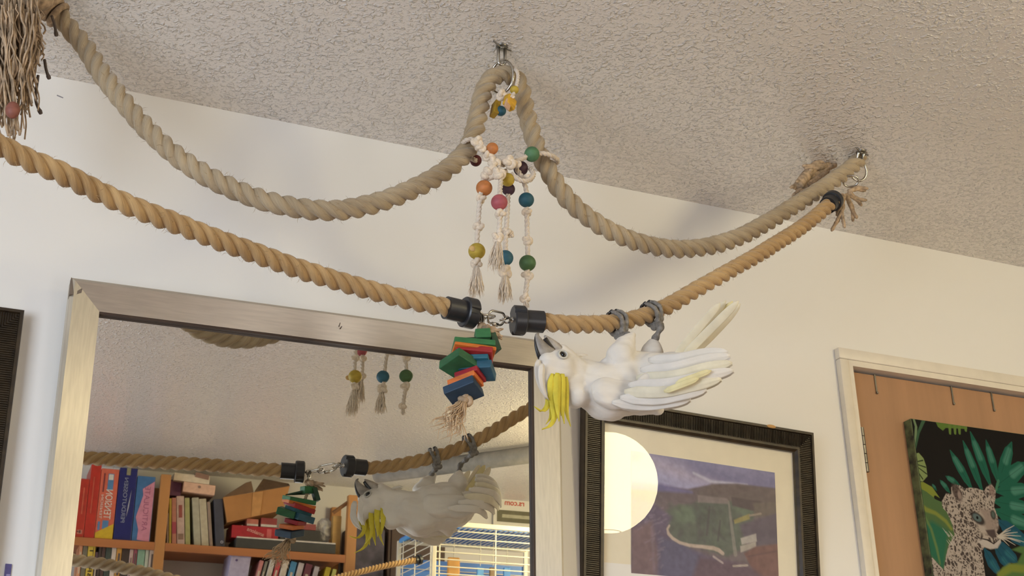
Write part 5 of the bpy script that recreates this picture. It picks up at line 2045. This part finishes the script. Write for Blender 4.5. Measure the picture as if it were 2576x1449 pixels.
rl0, rl1 = at_height(948, 1195, ZC - .034), at_height(1345, 1142, ZC - .034)
rax = (rl1 - rl0).normalized()
rlen = (rl1 - rl0).length + .12
roller = MB().lathe(rl0, rax, [(0, .020), (.002, .030), (rlen, .030), (rlen + .002, .02)], 32).build('blind_roller', mat('roller_grey', (150, 144, 134), .6), None, smooth='auto')
tag(roller, 'long grey roller tube running under the ceiling above the banner', 'roller')
yb = -1.10
s0, s1, s2 = M(1243, 1164, yb), M(1345, 1160, yb), M(1243, 1312, yb)
bw = .52
ban = MB().box((s0.x + bw / 2, yb, (s0.z + s2.z) / 2 - .04), (bw, .004, s0.z - s2.z + .08)).build('banner', mat('banner_white', (236, 232, 220), .5, var=.02))
tag(ban, 'white banner with orange top edge and red lettering on the far wall', 'banner')
MB().box((s0.x + bw / 2, yb + .003, s0.z + .002), (bw, .006, .013)).build('orange_edge', paint('banner_orange', (222, 160, 90)), ban)
zb_ = M(1290, 1300, yb).z
MB().box((s0.x + bw / 2 + .005, yb + .0026, zb_), (bw - .02, .0016, .048)).build('dark_bar', paint('banner_bar', (112, 108, 84)), ban)
red_i = paint('banner_red', (206, 84, 62))
gry_i = paint('banner_grey', (150, 148, 132))


def banner_text(txt, px_left, py, size, m_, bold=0.0):
    """real text reads towards -x; the mirror shows its end at the left"""
    e_ = M(px_left, py, yb)
    me = text_mesh(txt, size, (0, 0, 0), (-1, 0, 0), (0, 0, 1), depth=.0005, bold=bold)
    xs = [v.co.x for v in me.vertices]
    dx = e_.x - min(xs)
    for v in me.vertices:
        v.co = v.co + V((dx, yb + .0026, e_.z))
    return link('lettering', me, m_, ban)


banner_text('OX', 1311, 1219, .024, gry_i)
banner_text(') 988', 1289, 1248, .034, red_i, .0006)
banner_text('rs.com', 1269, 1270, .032, red_i, .0006)
MB().box((s0.x + bw / 2 + .012, yb + .0038, zb_), (bw - .05, .0010, .014)).build('pale_strip', paint('bar_text', (190, 186, 160)), ban)

# ---- bird cage
YG = -.12
cage = thing('bird_cage', 'white wire bird cage with a blue side rail, seen in the mirror', 'cage', (M(1095, 1400, YG).x, YG, 0))
wire_m = mat('white_wire', (232, 226, 208), .35, var=.03)
blue_m = mat('blue_sheet', (74, 140, 232), .45, var=.12, scale=10)
blue_r = mat('blue_rail', (92, 178, 246), .35)
ga, gb = M(1094, 1312, YG), M(1336, 1318, YG)
gz = ga.z
gx0, gx1 = ga.x, gb.x + .14
gd = .50
# depth of the side: far corner seen at (1021,1360)
lo_, hi_ = YG, YB + .25
for _ in range(30):
    md_ = (lo_ + hi_) / 2
    if M(1021, 1362, md_).z < gz:
        lo_ = md_
    else:
        hi_ = md_
gy1 = max(YG - .62, min(lo_, hi_) if abs(M(1021, 1362, lo_).z - gz) < .1 else YG - gd)
zlow = 1.15
MB().box((gx0, YG, (gz + zlow) / 2), (.015, .012, gz - zlow), bev=.002).build('corner_post', wire_m, cage)
MB().box((gx0, gy1, (gz + zlow) / 2), (.015, .012, gz - zlow), bev=.002).build('corner_post', wire_m, cage)
MB().box((gx1, YG, (gz + zlow) / 2), (.015, .012, gz - zlow), bev=.002).build('corner_post', wire_m, cage)
MB().box((gx1, gy1, (gz + zlow) / 2), (.015, .012, gz - zlow), bev=.002).build('corner_post', wire_m, cage)
MB().box(((gx0 + gx1) / 2, YG, gz - .004), (gx1 - gx0, .014, .016), bev=.002).build('top_rail', wire_m, cage)
MB().box((gx0, (YG + gy1) / 2, gz - .004), (.012, YG - gy1 - .03, .012), bev=.002).build('top_rail', blue_r, cage, label='bright blue top rail of the side panel')
MB().box(((gx0 + gx1) / 2, gy1, gz - .004), (gx1 - gx0, .012, .012), bev=.002).build('top_rail', wire_m, cage)
MB().box(((gx0 + gx1) / 2, (YG + gy1) / 2, zlow - .30), (gx1 - gx0 + .03, YG - gy1 + .03, .60), bev=.004).build('cage_base', wire_m, cage)
MB().box(((gx0 + gx1) / 2, (YG + gy1) / 2, .275), (gx1 - gx0 - .1, YG - gy1 - .1, .55), bev=.004).build('cage_stand', steel_dull, cage)
dz = M(1200, 1340, YG).z - M(1200, 1358, YG).z
fb = [gz - .012 - dz * (i + .6) for i in range(int((gz - zlow) / dz))]
for z in fb:
    MB().tube([(gx0, YG, z), (gx1, YG, z)], .0021, 6).build('wire', wire_m, cage)
for x in (gx0 + .02, M(1247, 1400, YG).x, M(1247, 1400, YG).x + (M(1247, 1400, YG).x - gx0 - .02)):
    MB().tube([(x, YG - .003, gz), (x, YG - .003, zlow)], .0028, 6).build('wire', wire_m, cage)
for z in fb[::1]:
    MB().tube([(gx0, YG, z), (gx0, gy1, z)], .0018, 6).build('wire', wire_m, cage)
for y in (YG - .03, (YG + gy1) / 2, gy1 + .06):
    MB().tube([(gx0 - .002, y, gz), (gx0 - .002, y, zlow)], .0022, 6).build('wire', wire_m, cage)
nb = 26
for i in range(nb):                                   # roof wires
    x = gx0 + (gx1 - gx0) * (i + .5) / nb
    MB().tube([(x, YG, gz), (x, gy1, gz)], .0019, 5).build('wire', wire_m, cage)
for i in range(10):
    z = zlow + (gz - zlow) * i / 10
    MB().tube([(gx0, gy1, z), (gx1, gy1, z)], .0018, 5).build('wire', wire_m, cage)
MB().box(((gx0 + gx1) / 2, gy1 - .012, (gz + zlow) / 2 - .03), (gx1 - gx0, .006, gz - zlow - .06)).build('daylight_sheet', blue_m, cage, label='blue sheet standing in for bluish daylight behind the cage wires')  # added sheet, its blue stands for daylight seen through the wires
MB().box(((gx0 + gx1) / 2, gy1 + (YG - gy1) * .38, gz + .006), (gx1 - gx0, (YG - gy1) * .74, .004)).build('roof_sheet', blue_m, cage, label='blue sheet lying on the roof wires')
# things hanging in the cage
YI = (YG + gy1) / 2
pz = M(1140, 1402, YI)
o = MB().box(pz + V((.002, 0, -.055)), (.046, .012, .11), bev=.006).build('wooden_swing', mat('orange_wood', (214, 158, 84), .6))
tag(o, 'orange wooden board hanging inside the cage', 'bird toy')
MB().tube([pz + V((.002, 0, 0)), (pz.x + .002, pz.y, gz)], .0012, 6).build('hanging_wire', steel_dull, o)
for i, (x, c, lab) in enumerate(((1208, (96, 168, 240), 'left sky blue plastic tag hanging in the cage'), (1275, (92, 160, 238), 'right sky blue plastic tag hanging in the cage'),
                                 (1240, (136, 112, 84), 'brown chew block between the two blue tags in the cage'))):
    p = M(x, 1424, YI)
    o = MB().box(p + V((0, 0, -.03)), (.026, .01, .05), bev=.004).build('cage_toy', paint('ct%d' % i, c))
    tag(o, lab, 'bird toy')
    MB().tube([p, (p.x, p.y, gz)], .001, 5).build('hanging_wire', steel_dull, o)

# ---- two lower rope perches that only the mirror shows
pq = [M(x, y, d) for x, y, d in ((1046, 1409, YG + .03), (980, 1421, YG + .06), (900, 1440, YG + .09), (800, 1466, YG + .12), (700, 1496, YG + .15), (620, 1525, YG + .18))]
o, P_, f_ = rope_mesh('rope_perch', pq, .0105, jute_l, pitch=3.6, n=27, step=.003)
tag(o, 'light straw rope perch with black cap fixed to the cage corner', 'rope')
T = (pq[0] - pq[1]).normalized()
MB().lathe(pq[0] - T * .004, T, [(0, .0125), (.012, .0125), (.0122, .0165), (.022, .0165), (.024, .006)], 32).build('end_cap', black_plastic, o, smooth='auto')
pq = [M(x, y, d) for x, y, d in ((60, 1372, .40), (165, 1405, .40), (260, 1419, .40), (350, 1437, .40), (430, 1458, .40), (560, 1500, .40))]
o, P_, f_ = rope_mesh('rope_perch', pq, .0175, jute, pitch=4.4, n=27, step=.003)
tag(o, 'grey brown rope perch crossing the books at the lower left of the mirror', 'rope')
